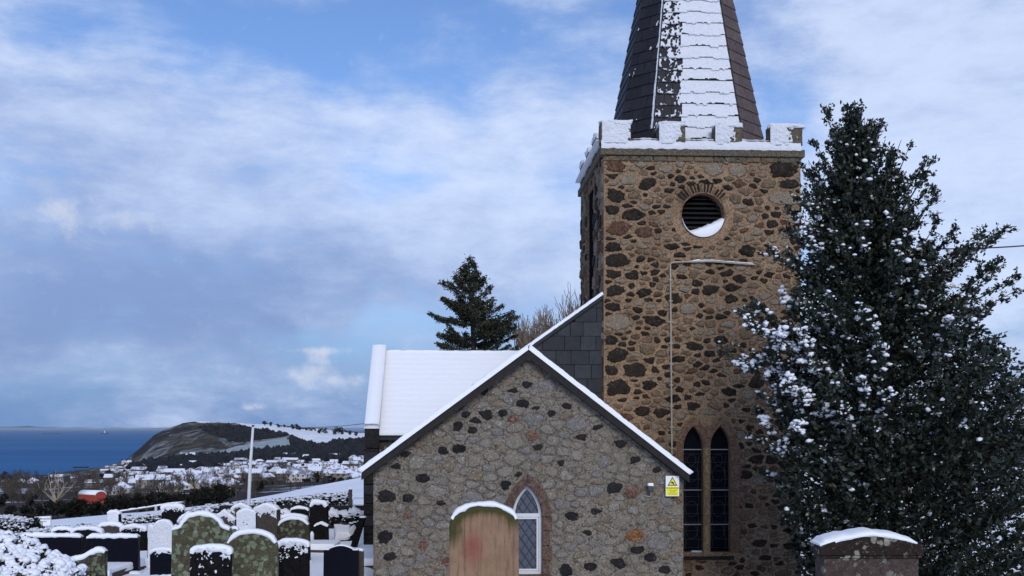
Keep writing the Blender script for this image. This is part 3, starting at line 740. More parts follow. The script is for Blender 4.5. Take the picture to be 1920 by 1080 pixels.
# distinct stones of the photograph (px, py, radius px, kind)
FIXV = [(785, 765, 20, 'k'), (723, 932, 26, 'k'), (716, 1005, 30, 'k'), (1070, 967, 24, 'k'), (1190, 1003, 26, 'o'), (1101, 1060, 26, 'k'), (1160, 1055, 24, 'k'), (1060, 1068, 24, 'k'), (915, 777, 20, 'k'),
        (952, 912, 18, 'k'), (973, 893, 16, 'k'), (1165, 832, 18, 'k'), (858, 840, 16, 'k'), (790, 896, 18, 'k'), (873, 777, 12, 'k'), (1035, 775, 16, 'k'), (1063, 762, 16, 'k'), (1006, 700, 16, 't'), (760, 968, 14, 'r'),
        (1220, 955, 22, 't'), (1245, 1068, 24, 'k'), (1220, 1045, 20, 'k'), (905, 735, 15, 'k'), (965, 730, 14, 'k'), (1000, 820, 20, 'r'), (1010, 838, 14, 'k'), (842, 875, 20, 't'), (803, 845, 16, 't'), (765, 935, 15, 'k'), (832, 943, 14, 'k'),
        (1050, 868, 14, 'k'), (1090, 820, 13, 'k'), (1118, 958, 15, 'k'), (1105, 1000, 13, 'k'), (1135, 975, 14, 't'), (1085, 1042, 14, 't'), (745, 875, 16, 'k'), (760, 852, 12, 'k'), (1230, 880, 16, 'k'), (885, 806, 16, 'k'), (858, 800, 14, 'k'), (1245, 850, 14, 'k'),
        (940, 775, 14, 'k'), (1008, 765, 12, 'k'), (955, 718, 18, 't'), (985, 722, 14, 'k'), (835, 760, 13, 'k'), (1120, 800, 12, 'k'), (1190, 860, 13, 'k'), (728, 1045, 20, 'k'), (795, 1020, 16, 'r'), (775, 985, 14, 't')]
fx = []; kinds = {}
for (px, py, r, k) in FIXV:
    s_, z_ = A.at(px, py)
    if not inpoly(s_, z_, gable) or inpoly(s_, z_, win_o): continue
    rr = r * 2 * 18.1 / F * 0.62; fx.append((s_, z_, rr)); kinds[(round(s_, 3), round(z_, 3))] = k
cells = voronoi(gable, [win_o], fx, 0.105, 0.24, 1.45, 11, 12000)
def pickV(ctr, a, R):
    k = kinds.get((round(ctr[0], 3), round(ctr[1], 3)))
    if k: return {'k': M_BASALT, 'o': M_ORANGE, 'r': M_RED, 't': M_V[3]}[k]
    u = R.random()
    return M_BASALT if u < 0.04 else M_RED if u < 0.055 else M_ORANGE if u < 0.058 else M_V[3] if u < 0.22 else M_V[1] if u < 0.46 else M_V[2] if u < 0.62 else M_V[0]
NV = lay_stones(cells, front, pickV, 0.007, 0.012, 5, 300, lambda c, r, R: R.uniform(0.50, 0.76) if (round(c[0], 3), round(c[1], 3)) in kinds else R.uniform(0.88, 1.02), joint=.006, jmat=M_JOINTSHADE_V)
# dressed window surround
arch_stones(offset_arch(ws0, ws1, wz0, wzs, wza, 0.004, 0.004), win_o, 0.05, -0.022, M_SANDDARK, vestry, jamb=0.26, group=3)
stone_block([(ws0 - 0.16, wz0 - 0.14), (ws1 + 0.16, wz0 - 0.14), (ws1 + 0.16, wz0 - 0.004), (ws0 - 0.16, wz0 - 0.004)], 0.05, -0.04, 0.008, M_SANDDARK, 'window_sill', vestry)
# white frame, leaded lights
inner = offset_arch(ws0, ws1, wz0, wzs, wza, -0.045, -0.05)
frm = ring(B(), inner, win, 0.10, 0.17)
_, ztr = A.at(990, 966)
frm.box(ws0 + 0.02, ws1 - 0.02, 0.085, 0.17, ztr - 0.035, ztr + 0.022)
fo = frm.build('window_frame', M_WHITEFRAME, vestry)
lower = B(); x0, x1, z0, z1 = ws0 + 0.05, ws1 - 0.05, wz0 + 0.055, ztr - 0.04
ring(lower, [(x0 + .03, z0 + .03), (x1 - .03, z0 + .03), (x1 - .03, z1 - .03), (x0 + .03, z1 - .03)], [(x0, z0), (x1, z0), (x1, z1), (x0, z1)], 0.09, 0.15)
lower.build('casement', M_WHITEFRAME, fo)
def lattice(outline, y, parent, pitch=0.10, r=0.0045, slope=1.7):
    outline = ccw(outline); bb = B(); xs = [p[0] for p in outline]; zs_ = [p[1] for p in outline]; w = max(xs) - min(xs); h = max(zs_) - min(zs_)
    for sg in (1, -1):
        k = -int((w + h) / pitch) - 2
        while k * pitch < w + h + 1:
            # line through (min x + k*pitch, min z), slope sg*slope
            a = (min(xs) + k * pitch - sg * h / slope * 0.0, min(zs_)); b = (a[0] + sg * h / slope, max(zs_))
            d = (b[0] - a[0], b[1] - a[1]); seg = [0.0, 1.0]; okk = True
            for i in range(len(outline)):
                p = outline[i]; q2 = outline[(i + 1) % len(outline)]; n_ = (q2[1] - p[1], -(q2[0] - p[0])); num = n_[0] * (p[0] - a[0]) + n_[1] * (p[1] - a[1]); den_ = n_[0] * d[0] + n_[1] * d[1]
                if abs(den_) < 1e-9:
                    if num < 0: okk = False
                    continue
                t = num / den_
                if den_ > 0: seg[1] = min(seg[1], t)
                else: seg[0] = max(seg[0], t)
            if okk and seg[1] - seg[0] > 0.01:
                bb.tube([(a[0] + d[0] * seg[0], y, a[1] + d[1] * seg[0]), (a[0] + d[0] * seg[1], y, a[1] + d[1] * seg[1])], r, 4)
            k += 1
    return bb.build('lead_lattice', M_LEAD, parent)
up_o = [p for p in inner if p[1] > ztr + 0.02]; up_o = [(ws0 + 0.045, ztr + 0.022), (ws1 - 0.045, ztr + 0.022)] + [p for p in inner[2:] if p[1] > ztr + 0.03]
lo_o = [(x0 + .03, z0 + .03), (x1 - .03, z0 + .03), (x1 - .03, z1 - .03), (x0 + .03, z1 - .03)]
for nm, pl in (('pane', up_o), ('pane', lo_o)):
    gl = ob(nm, mesh(nm, [(x, 0.135, z) for x, z in pl], [tuple(range(len(pl)))], M_GLASS), vestry); lattice(pl, 0.122, gl, 0.135, .0075, 1.45)
B().box(ws0 - .1, ws1 + .1, 0.32, 0.36, wz0 - .1, wza + .1).build('dark_room', M_BLACK, vestry)
# roof with verge overhang and snow
oL = A.at(679, 880); oR = A.at(1289, 884); ap = A.at(990, 655)
rf = B(); t = 0.10; y0, y1 = -0.13, DEPTH
prof = [(oL[0], oL[1] - 0.05), ap_ := (ap[0], ap[1] - 0.02), (oR[0], oR[1] - 0.05), (oR[0] - 0.05, oR[1] - 0.05 - t), (ap[0], ap[1] - 0.02 - t * 1.25), (oL[0] + 0.05, oL[1] - 0.05 - t)]
n = 6; Vv = [(x, y0, z) for x, z in prof] + [(x, y1, z) for x, z in prof]
Ff = [(0, 1, 4, 5), (1, 2, 3, 4), (6, 11, 10, 7), (7, 10, 9, 8)] + [(i, i + 6, (i + 1) % 6 + 6, (i + 1) % 6) for i in range(6)]
roof = rf.add(Vv, Ff).build('roof', M_DARKWOOD, vestry)
# verge board on the gable face
vb = B()
for a, b in ((oL, ap), (oR, ap)):
    a = Vector((a[0], a[1] - 0.05)); b = Vector((b[0], b[1] - 0.02)); dn = Vector((0, -0.135))
    vb.add([(a.x, -0.155, a.y - .012), (b.x, -0.155, b.y - .012), (b.x, -0.155, b.y + dn.y), (a.x, -0.155, a.y + dn.y * 0.9), (a.x, -0.125, a.y - .012), (b.x, -0.125, b.y - .012), (b.x, -0.125, b.y + dn.y), (a.x, -0.125, a.y + dn.y * .9)],
           [(0, 1, 2, 3), (4, 7, 6, 5), (0, 4, 5, 1), (3, 2, 6, 7), (0, 3, 7, 4), (1, 5, 6, 2)])
vb.build('verge_board', M_DARKWOOD, vestry)
# snow sheet on both slopes, ragged at the verge
sb = B()
for (e, sg) in ((oL, -1), (oR, 1)):
    a = Vector((e[0], e[1] - 0.05)); b = Vector((ap[0], ap[1] - 0.02)); dirv = b - a; nrm = Vector((-dirv.y, dirv.x)).normalized()
    if nrm.y < 0: nrm = -nrm
    nu, nv_ = 70, 14; Vg = []
    for i in range(nu + 1):
        for j in range(nv_ + 1):
            y = y0 - 0.04 + (y1 - y0) * (j / nv_) ** 2; f = i / nu; f = f * 1.02 - 0.008
            jit = 0.012 * nz(f * 40, j * 3.0, sg) if j == 0 else 0
            p = a + dirv * f + nrm * (0.080 + 0.012 * nz(f * 9, y * 2, sg) + 0.010 * nz(f * 45, y * 7, sg)); Vg.append((p.x, y + jit, p.y))
    base = len(Vg)
    for i in range(nu + 1):
        p = a + dirv * (i / nu) + nrm * 0.004; Vg.append((p.x, y0 - 0.035 + 0.01 * nz(i * .7, 3, sg), p.y))
    Fg = [(i * (nv_ + 1) + j, (i + 1) * (nv_ + 1) + j, (i + 1) * (nv_ + 1) + j + 1, i * (nv_ + 1) + j + 1) for i in range(nu) for j in range(nv_)]
    Fg += [(base + i, base + i + 1, (i + 1) * (nv_ + 1), i * (nv_ + 1)) for i in range(nu)]
    Fg += [(base, 0) + tuple(range(1, nv_ + 1))]
    sb.add(Vg, Fg)
sb.build('roof_snow', M_SNOWROOF, vestry, True)
# bulkhead lamp with cap of snow and its cable; warning sign
ls, lz = A.at(1217, 914)
lamp = thing('security_lamp', 'small round dark wall lamp capped with snow beside the yellow sign', 'lamp', (A.o.x + A.u.x * ls, A.o.y + A.u.y * ls, ZB + lz), TH)
bb = B(); bb.tube([(0, 0.02, 0), (0, -0.09, 0.0)], 0.018, 8); bb.build('bracket', M_BLACK, lamp)
bb = B(); lumpy(bb, (0, -0.12, -0.005), (0.05, 0.05, 0.055), 0.9, 0.0, 6); bb.build('lamp_housing', M_LEAD, lamp, True)
bb = B(); lumpy(bb, (0.002, -0.12, 0.05), (0.05, 0.048, 0.032), 0.8, 0.1, 6); bb.build('snow_cap', M_SNOW, lamp, True)
bb = B(); bb.tube([(0.0, -0.10, -0.05), (0.025, -0.07, -0.11), (0.01, -0.04, -0.15), (-0.05, -0.03, -0.14), (-0.07, -0.02, -0.12)], 0.011, 6); bb.build('cable', M_PIPE, lamp, True)
s0_, z0_ = A.at(1247, 930); s1_, z1_ = A.at(1272, 892); sw, sh = s1_ - s0_, z1_ - z0_
sign = thing('warning_sign', 'yellow and white rectangular camera warning sign on annex wall', 'sign', (A.o.x + A.u.x * s0_, A.o.y + A.u.y * s0_, ZB + z0_), TH)
yb = -0.06
B().box(0, sw, yb, yb + 0.012, 0, sh).build('backing_plate', M_SIGNWHITE, sign)
def flat(poly, y, mat, name, par): return ob(name, mesh(name, [(x, y, z) for x, z in ccw(poly)], [tuple(range(len(poly)))], mat), par)
yp = flat([(sw * .06, sh * .04), (sw * .94, sh * .04), (sw * .94, sh * .47), (sw * .06, sh * .47)], yb - 0.003, M_YELLOW, 'text_panel', sign)
tri = lambda k: [(sw * (.5 - .37 * k), sh * (.52 + .16 * (1 - k))), (sw * (.5 + .37 * k), sh * (.52 + .16 * (1 - k))), (sw * .5, sh * (.52 + .44 * k + .16 * (1 - k)))]
tb = flat(tri(1.0), yb - 0.003, M_SIGNBLACK, 'triangle_border', sign); flat(tri(0.72), yb - 0.005, M_YELLOW, 'triangle', tb)
flat([(sw * .36, sh * .66), (sw * .58, sh * .60), (sw * .64, sh * .66), (sw * .44, sh * .735)], yb - 0.007, M_SIGNBLACK, 'camera_symbol', tb)
flat([(sw * .54, sh * .56), (sw * .66, sh * .56), (sw * .66, sh * .59), (sw * .54, sh * .59)], yb - 0.007, M_SIGNBLACK, 'camera_symbol', tb)
def letter(txt, size, x, y, z, mat, par, name='lettering', align='CENTER', sxs=1.0):
    o = ob(name, text_mesh(txt, size, mat, align), par); o.location = (x, y, z); o.rotation_euler = (PI / 2, 0, 0); o.scale = (sxs, 1, 1); return o
letter('WARNING', sh * 0.125, sw * .5, yb - 0.005, sh * .355, M_SIGNBLACK, yp, sxs=1.05)
for i, (tx_, sz) in enumerate((('Images are being', .05), ('recorded', .05), ('for the purpose of', .05), ('crime prevention', .05))):
    letter(tx_, sh * sz * 1.25, sw * .5, yb - 0.005, sh * (.28 - i * .065), M_SIGNBLACK, yp)

# ================================================================== tower
T = Facade(1132, 23.0, TH, -3.7)
tower = thing('church_tower', 'square brown rubble-stone church tower with snowy battlements and slated spire', 'tower', (T.o.x, T.o.y, -3.7), TH)
tW, _ = T.at(1501, 500); _, zc = T.at(1300, 284)           # width, top of wall
front_p = [(0, 0), (tW, 0), (tW, zc), (0, zc)]
rc, rzc = T.at(1318, 403); rr = 40 * 23.4 / F
circ = [(rc + rr * math.cos(2 * PI * i / 32), rzc + rr * math.sin(2 * PI * i / 32)) for i in range(32)]
circ_o = [(rc + (rr + .19) * math.cos(2 * PI * i / 32), rzc + (rr + .19) * math.sin(2 * PI * i / 32)) for i in range(32)]
circ_s = [(rc + (rr + .03) * math.cos(2 * PI * i / 32), rzc + (rr + .03) * math.sin(2 * PI * i / 32)) for i in range(32)]
la0, lz0 = T.at(1282, 1036); la1, _ = T.at(1319, 1036); lb0, _ = T.at(1332, 1036); lb1, _ = T.at(1370, 1036); _, lzs = T.at(1320, 838); _, lza = T.at(1320, 799)
LA = lancet(la0, la1, lz0, lzs, lza); LB = lancet(lb0, lb1, lz0, lzs, lza)
pair_o = [(la0 - .16, lz0 - .18), (lb1 + .16, lz0 - .18), (lb1 + .16, lzs), (lb1 - .02, lza + .10), (lb0 + .3, lza + .22), (la1 - .3, lza + .22), (la0 + .02, lza + .10), (la0 - .16, lzs)]
tf = wall_panel(front_p, [circ, LA, LB], 0.0, 0.35, M_MORT_T, 'front_wall', tower)
sd = B(); sd.add([(0, tW, 0), (0, tW, zc), (tW, 0, 0), (tW, tW, 0), (tW, tW, zc), (tW, 0, zc)], [(0, 1, 4, 3), (2, 3, 4, 5)]); sd.build('rear_wall', M_MORT_T, tower)
# left side wall with tall belfry slit
dA, zA = T.side(1113, 345); dB, _ = T.side(1101, 345); _, zB_ = T.side(1107, 566)
dA, dB = max(0.3, dA), min(tW - 0.3, dB)
slit = [(dA, zB_), (dB, zB_), (dB, zA), (dA, zA)]
sidew = wall_panel([(0, 0), (tW, 0), (tW, zc), (0, zc)], [slit], 0.0, 0.4, M_MORT_T, 'side_wall', tower)
sidew.rotation_euler = (0, 0, PI / 2); sidew.scale = (1, -1, 1)     # local x -> depth, local y -> +s
# front stones: big quoins on the left, rubble elsewhere
fx = []; kt = {}
def fixT(px, py, r, k):
    s_, z_ = T.at(px, py)
    if inpoly(s_, z_, pair_o) or inpoly(s_, z_, circ_o): return
    fx.append((s_, z_, r * 2 * 23 / F * .74)); kt[(round(s_, 3), round(z_, 3))] = k
for i, (px, py, r, k) in enumerate([(1150, 312, 17, 3), (1152, 366, 17, 0), (1147, 395, 12, 0), (1157, 428, 21, 3), (1147, 462, 13, 0), (1158, 488, 19, 0), (1146, 515, 13, 0), (1153, 545, 17, 0), (1148, 575, 12, 0), (1160, 605, 21, 2), (1146, 637, 12, 0), (1155, 667, 18, 0), (1145, 695, 12, 0), (1158, 727, 23, 0),
        (1205, 435, 14, 3), (1190, 694, 20, 0), (1177, 338, 14, 2), (1215, 345, 13, 0), (1250, 316, 11, 2), (1333, 318, 16, 2), (1384, 320, 14, 2), (1470, 318, 24, 0), (1470, 371, 22, 2), (1480, 345, 15, 0), (1207, 548, 13, 0), (1183, 402, 15, 0), (1420, 575, 10, 0), (1440, 345, 12, 1), (1350, 640, 11, 0), (1400, 625, 13, 1),
        (1237, 774, 13, 0), (1210, 655, 13, 1), (1205, 770, 13, 0), (1168, 785, 18, 3), (1185, 800, 14, 1), (1290, 580, 14, 2), (1300, 650, 12, 0), (1225, 600, 14, 0), (1395, 890, 14, 0), (1400, 965, 15, 1), (1430, 900, 16, 2), (1370, 735, 11, 0), (1400, 740, 12, 2), (1435, 700, 12, 1), (1400, 470, 14, 0), (1265, 560, 12, 0), (1330, 545, 14, 0), (1370, 560, 11, 0), (1275, 690, 10, 1)]): fixT(px, py, r, k)
cells = voronoi(front_p, [pair_o, circ_o], fx, 0.092, 0.20, 1.7, 23, 18000)
cells = [c for c in cells if c[0][1] > 0.2]
def pickT(ctr, a, R):
    k = kt.get((round(ctr[0], 3), round(ctr[1], 3)))
    if k is not None: return M_T[k]
    u = R.random(); return M_T[0] if u < 0.36 else M_T[1] if u < 0.68 else M_T[2] if u < 0.92 else M_T[3]
NTW = lay_stones(cells, tf, pickT, 0.012, 0.020, 9, 300, lambda c, r, R: R.uniform(0.85, 0.97) if (round(c[0], 3), round(c[1], 3)) in kt else R.uniform(0.60, 1.0), joint=.008, jmat=M_JOINTSHADE_T)
cells = voronoi([(0, 3.0), (tW, 3.0), (tW, zc), (0, zc)], [slit], [], 0.18, 0.36, 1.4, 31, 3500)
o_n = lay_stones(cells, sidew, lambda c, a, R: R.choice(M_T), 0.025, 0.03, 4, 0)
# louvres / dark inside
B().box(0.05, 0.40, dA + .003, dB - .003, zB_ + .003, zA - .003).build('slit_dark_fill', M_BLACK, tower)  # black block fills the slit, the recess's shade put in as colour
lv = B().box(rc - rr - .1, rc + rr + .1, 0.40, 0.44, rzc - rr - .1, rzc + rr + .1).build('round_opening_backing', M_BLACK, tower)
nl = 9
for i in range(nl):
    z = rzc - rr + (i + 0.5) * 2 * rr / nl; hw_ = math.sqrt(max(0.001, rr * rr - (z - rzc) ** 2)) - 0.01
    B().add([(rc - hw_, 0.16, z - .035), (rc + hw_, 0.16, z - .035), (rc + hw_, 0.30, z + .035), (rc - hw_, 0.30, z + .035), (rc - hw_, 0.165, z - .050), (rc + hw_, 0.165, z - .050), (rc + hw_, 0.305, z + .02), (rc - hw_, 0.305, z + .02)],
            [(0, 1, 2, 3), (4, 7, 6, 5), (0, 4, 5, 1), (3, 2, 6, 7)]).build('louvre_slat', M_LOUVRE, tower)
# snow lying in the round opening
sn = B(); Vs = []; Fs = []
nn = 24
for i in range(nn + 1):
    x = -rr + 2 * rr * i / nn; x *= 0.985; zb_ = -math.sqrt(max(0, rr * rr - x * x))
    top = -0.58 * rr + 0.36 * rr * (x / rr) + 0.03 * nz(i * .6, 0, 7) + 0.10 * rr * (x / rr) ** 2
    top = max(top, zb_ + 0.01)
    Vs += [(rc + x, -0.03, rzc + zb_ - 0.015), (rc + x, -0.06, rzc + (zb_ + top) / 2), (rc + x, -0.01, rzc + top - 0.02), (rc + x, 0.10, rzc + top + 0.02), (rc + x, 0.30, rzc + top + 0.06)]
for i in range(nn):
    for k in range(4): Fs.append((i * 5 + k, (i + 1) * 5 + k, (i + 1) * 5 + k + 1, i * 5 + k + 1))
sn.add(Vs, Fs).build('opening_snow', M_SNOW, tower, True)
# ring of thin dark voussoirs over the round opening
nvs = 17; Rv = random.Random(3)
for i in range(nvs):
    a = math.radians(38 + (180 - 76 + 6) * i / (nvs - 1)); h0, h1 = rr + 0.035, rr + Rv.uniform(0.17, 0.25); w = 0.016 + Rv.uniform(0, .012)
    ca, sa = math.cos(a), math.sin(a); pts = [(rc + ca * h0 - sa * -w * .8, rzc + sa * h0 + ca * -w * .8), (rc + ca * h1 + sa * w, rzc + sa * h1 - ca * w), (rc + ca * h1 - sa * w, rzc + sa * h1 + ca * w), (rc + ca * h0 - sa * w * .8, rzc + sa * h0 + ca * w * .8)]
    stone_block(pts, 0.03, -0.02, 0.006, M_T[0] if i % 4 else M_T[1], 'voussoir', tower)
ring(B(), circ, circ_s, -0.008, 0.05).build('opening_rim', M_SANDST, tower)
# twin lancets
for nm, L_, a0, a1, outer_side in (('l', LA, la0, la1, -1), ('r', LB, lb0, lb1, 1)):
    inn = [(x + (0.012 if x < (a0 + a1) / 2 else -0.012), z) for x, z in L_]
    gl = ob('lancet_glass', mesh('lancet_glass', [(x, 0.20, z) for x, z in L_], [tuple(range(len(L_)))], M_GLASSD), tower)
    bb = B(); w = a1 - a0; c = (a0 + a1) / 2; Hh = lza - lz0
    for f in (0.22, 0.50, 0.83): bb.tube([(a0, 0.185, lz0 + f * Hh * .98), (a1, 0.185, lz0 + f * Hh * .98)], 0.010, 5)
    bb.build('saddle_bar', M_GREYMETAL, gl)
    bb = B()
    for f, r_ in ((0.16, .12), (0.34, .13), (0.62, .13), (0.73, .09)):
        z = lz0 + f * Hh; bb.tube([(c + r_ * math.cos(k * PI / 8), 0.19, z + 1.25 * r_ * math.sin(k * PI / 8)) for k in range(17)], 0.006, 4)
    for xx in (-0.33, 0.33): bb.tube([(c + xx * w + 0.02 * math.sin(k * 1.9), 0.19, lz0 + 0.06 + k / 14 * (Hh * .74)) for k in range(15)], 0.006, 4)
    for k in range(12): z = lz0 + 0.08 + k * Hh * .068; bb.tube([(a0, 0.19, z), (c + 0.06 * nz(k, 1, 1), 0.19, z + 0.06 * nz(k * 3, 2, 0)), (a1, 0.19, z + .03 * nz(k, 7, 7))], 0.005, 4)
    bb.build('leading', M_LEAD, gl)
outA = offset_arch(la0, la1, lz0, lzs, lza, 0.14, 0.0); outB = offset_arch(lb0, lb1, lz0, lzs, lza, 0.14, 0.0)
inA = offset_arch(la0, la1, lz0, lzs, lza, 0.003, 0.0); inB = offset_arch(lb0, lb1, lz0, lzs, lza, 0.003, 0.0)
# surrounds: outer jambs, arches (each half as far as the mullion line), mullion
mid = (la1 + lb0) / 2
def half_arch(inn, out, lim, left):
    for i in range(2, len(inn) - 1, 3):
        e = min(i + 3, len(inn) - 1); ii = range(i, e + 1)
        pin = [inn[a] for a in ii]; pout = [(min(out[a][0], lim) if left else max(out[a][0], lim), out[a][1]) for a in ii]
        pl = pin + pout[::-1]
        if abs(area(pl)) > 0.003: stone_block(pl, 0.05, -0.02, 0.005, M_SANDST, 'arch_stone', tower)
half_arch(inA, outA, mid - 0.003, True); half_arch(inB, outB, mid + 0.003, False)
Lj = lzs - lz0; m = 7
for k in range(m):
    z0, z1 = lz0 + Lj * k / m + 0.004, lz0 + Lj * (k + 1) / m - 0.004; w = 0.14 + (0.10 if k % 2 else 0.0)
    stone_block([(la0 - w, z0), (la0 - .003, z0), (la0 - .003, z1), (la0 - w, z1)], 0.05, -0.02, 0.005, M_SANDST, 'jamb_stone', tower)
    stone_block([(lb1 + .003, z0), (lb1 + w + .06, z0), (lb1 + w + .06, z1), (lb1 + .003, z1)], 0.05, -0.02, 0.005, M_SANDST, 'jamb_stone', tower)
mw0, mw1 = la1 + 0.003, lb0 - 0.003; mc = (mw0 + mw1) / 2; mh = (mw1 - mw0) / 2
bb = B(); pr = [(-mh, 0.19), (-mh, 0.10), (-mh * .45, -0.005), (mh * .45, -0.005), (mh, 0.10), (mh, 0.19)]
bb.add([(mc + a, b, lz0) for a, b in pr] + [(mc + a, b, lzs + .02) for a, b in pr], [(i, i + 1, i + 7, i + 6) for i in range(5)]); bb.build('mullion', M_YELLOWST, tower)
stone_block([(mc - .10, lzs + .16), (mc - .018, lzs + .01), (mc + .018, lzs + .01), (mc + .10, lzs + .16), (mc, lza + .06)], 0.05, -0.018, 0.004, M_SANDST, 'arch_stone', tower)
bb = B(); bb.add([(la0 - .06, -.05, lz0 - .15), (lb1 + .06, -.05, lz0 - .15), (lb1 + .06, -.05, lz0 - .10), (la0 - .06, -.05, lz0 - .10), (la0 - .06, .22, lz0 + .01), (lb1 + .06, .22, lz0 + .01)], [(0, 1, 2, 3), (3, 2, 5, 4)])
bb.build('window_sill', M_T[0], tower)
bb = B(); lumpy(bb, (la1 - .13, .12, lz0 - .01), (.12, .09, .035), .8, .35, 7); bb.build('sill_snow', M_SNOW, tower, True)
# conduit pipe
p1 = T.at(1259, 852); p2 = T.at(1256, 498); p3 = T.at(1262, 492); p4 = T.at(1335, 491); p5 = T.at(1415, 497)
bb = B(); bb.tube([(p1[0], -.05, p1[1]), (p2[0], -.05, p2[1]), (p2[0] + .015, -.05, p2[1] + .045), (p3[0] + .02, -.05, p3[1]), (p4[0], -.05, p4[1]), (p5[0], -.05, p5[1])], 0.017, 8)
for k in range(9):
    f = (k + .3) / 9; x = p1[0] + (p2[0] - p1[0]) * f; z = p1[1] + (p2[1] - p1[1]) * f; bb.box(x - .04, x + .04, -.076, .0, z - .012, z + .012)
pipe = bb.build('conduit', M_PIPE, tower, False)
bb = B(); snow_ridge(bb, [(p3[0] + .3, -.05, p3[1] + .022), (p4[0], -.05, p4[1] + .022), (p5[0] - .05, -.05, p5[1] + .02)], (0, 1, 0), .016, .017, .03, 6, 0, 3, True, .9); bb.build('pipe_snow', M_SNOW, pipe, True)
# cornice and parapet
_, zk0 = T.at(1300, 293); _, zk1 = T.at(1300, 280); _, zpt = T.at(1300, 262); _, zmt = T.at(1300, 236)
ov = 0.07
bb = B(); ring(bb, [(0.06, 0.06), (tW - .06, 0.06), (tW - .06, tW - .06), (0.06, tW - .06)], [(-ov, -ov), (tW + ov, -ov), (tW + ov, tW + ov), (-ov, tW + ov)], zk0, zk1)
bb.v = [(a, c, b) for (a, b, c) in bb.v]; cor = bb.build('cornice', M_PARAPET, tower)
bb = B(); ring(bb, [(.32, .32), (tW - .32, .32), (tW - .32, tW - .32), (.32, tW - .32)], [(.0, .0), (tW, .0), (tW, tW), (.0, tW)], zk1, zpt)
bb.v = [(a, c, b) for (a, b, c) in bb.v]; par = bb.build('parapet', M_PARAPET, tower)
mer = [(T.at(1128, 250)[0], T.at(1182, 250)[0], zmt + .03), (T.at(1235, 250)[0], T.at(1285, 250)[0], zmt + .01), (T.at(1340, 250)[0], T.at(1392, 250)[0], zmt + .0), (T.at(1443, 250)[0], T.at(1504, 250)[0], zmt + .01)]
Rm = random.Random(5)
def merlon(x0, x1, y0, y1, zt):
    bb = B(); lumpy(bb, ((x0 + x1) / 2, (y0 + y1) / 2, (zpt + zt) / 2 - .04), ((x1 - x0) / 2, (y1 - y0) / 2, (zt - zpt) / 2 + .05), 0.12, 0.05, 8, Rm.random() * 9, 5)
    return bb.build('merlon', M_PARAPET, tower)
for i, (x0, x1, zt) in enumerate(mer):
    m_ = merlon(x0 - (.03 if i == 0 else 0), x1, -0.03, .30, zt)
    w = x1 - x0; r_off = 0.0 if i in (0, 1) else -0.13 * w
    bb = B(); z_lo, z_hi = zpt - .10, zt + .055; nu = int(w / .014); nv3 = int((z_hi - z_lo) / .014); grid = {}
    for a_ in range(nu + 1):
        for b_ in range(nv3 + 1):
            u, v = a_ / nu, b_ / nv3; x = x0 + .004 + (w - .008) * u; zz = z_lo + (z_hi - z_lo) * v
            lim = [1.1, .90, .74, .68][i]; cvr = lim - u + .22 * nz(x * 9, zz * 9, 3) + .16 * nz(x * 26, zz * 26, 1) - (.55 * max(0, .45 - v) if i in (1, 2) and v < .45 else 0) + (.25 if v > .86 else 0)
            if cvr < 0: continue
            rd = min(1, cvr * 4, .25 + 5 * min(u, 1 - u), .3 + 5 * (1 - v)); grid[(a_, b_)] = len(bb.v)
            bb.v.append((x, -.034 - .045 * rd * (1 + .35 * nz(x * 12, zz * 12, i) + .3 * nz(x * 35, zz * 35, i)), zz))
    for a_ in range(nu):
        for b_ in range(nv3):
            ks = [(a_, b_), (a_ + 1, b_), (a_ + 1, b_ + 1), (a_, b_ + 1)]
            if all(k in grid for k in ks): bb.f.append(tuple(grid[k] for k in ks))
    lumpy(bb, ((x0 + x1) / 2, .13, zt + .015), (w / 2 + .005, .19, .045), 0.4, 0.25, 12, i * 5.1, 7)
    used = sorted({q_ for f in bb.f for q_ in f}); rm = {a_: k for k, a_ in enumerate(used)}; bb.v = [bb.v[q_] for q_ in used]; bb.f = [tuple(rm[q_] for q_ in f) for f in bb.f]
    bb.build('merlon_snow', M_SNOWROUGH, m_, True)
for k in range(1, 4):
    y0 = mer[k][0]; y1 = min(mer[k][1], tW)
    for x0, x1 in ((-0.03, .30), (tW - .30, tW + .03)):
        zt = zmt + .05; m_ = merlon(x0, x1, y0, y1, zt)
        bb = B(); lumpy(bb, ((x0 + x1) / 2, (y0 + y1) / 2, zt + .02), ((x1 - x0) / 2 + .02, (y1 - y0) / 2 + .01, .06), 0.3, 0.2, 8, k * 2.1); bb.build('merlon_snow', M_SNOWROUGH, m_, True)
for k in (1, 2): merlon(mer[k][0], mer[k][1], tW - .30, tW, zmt + .05)
# snow banked on the sloping ledge
bb = B(); Vs = []; Fs = []; nn = 120
for i in range(nn + 1):
    x = -0.06 + (tW + .05) * i / nn; j1 = .03 * nz(x * 4, 0, 2) + .02 * nz(x * 13, 1, 2)
    Vs += [(x, -ov - .012, zk1 - .02 + .02 * nz(x * 8, 3, 3)), (x, -ov - .020, zk1 + .035 + j1 * .5), (x, -ov + .03, zpt - .06 + j1), (x, .05, zpt + .03 + j1), (x, .3, zpt + .06 + j1)]
for i in range(nn):
    for k in range(4): Fs.append((i * 5 + k, (i + 1) * 5 + k, (i + 1) * 5 + k + 1, i * 5 + k + 1))
bb.add(Vs, Fs).build('parapet_snow', M_SNOWROUGH, par, True)
bb = B(); snow_ridge(bb, [(-.02, .1, zpt), (-.02, tW, zpt)], (1, 0, 0), .12, .06, .08, 8, .03, 2); bb.build('parapet_snow', M_SNOWROUGH, par, True)
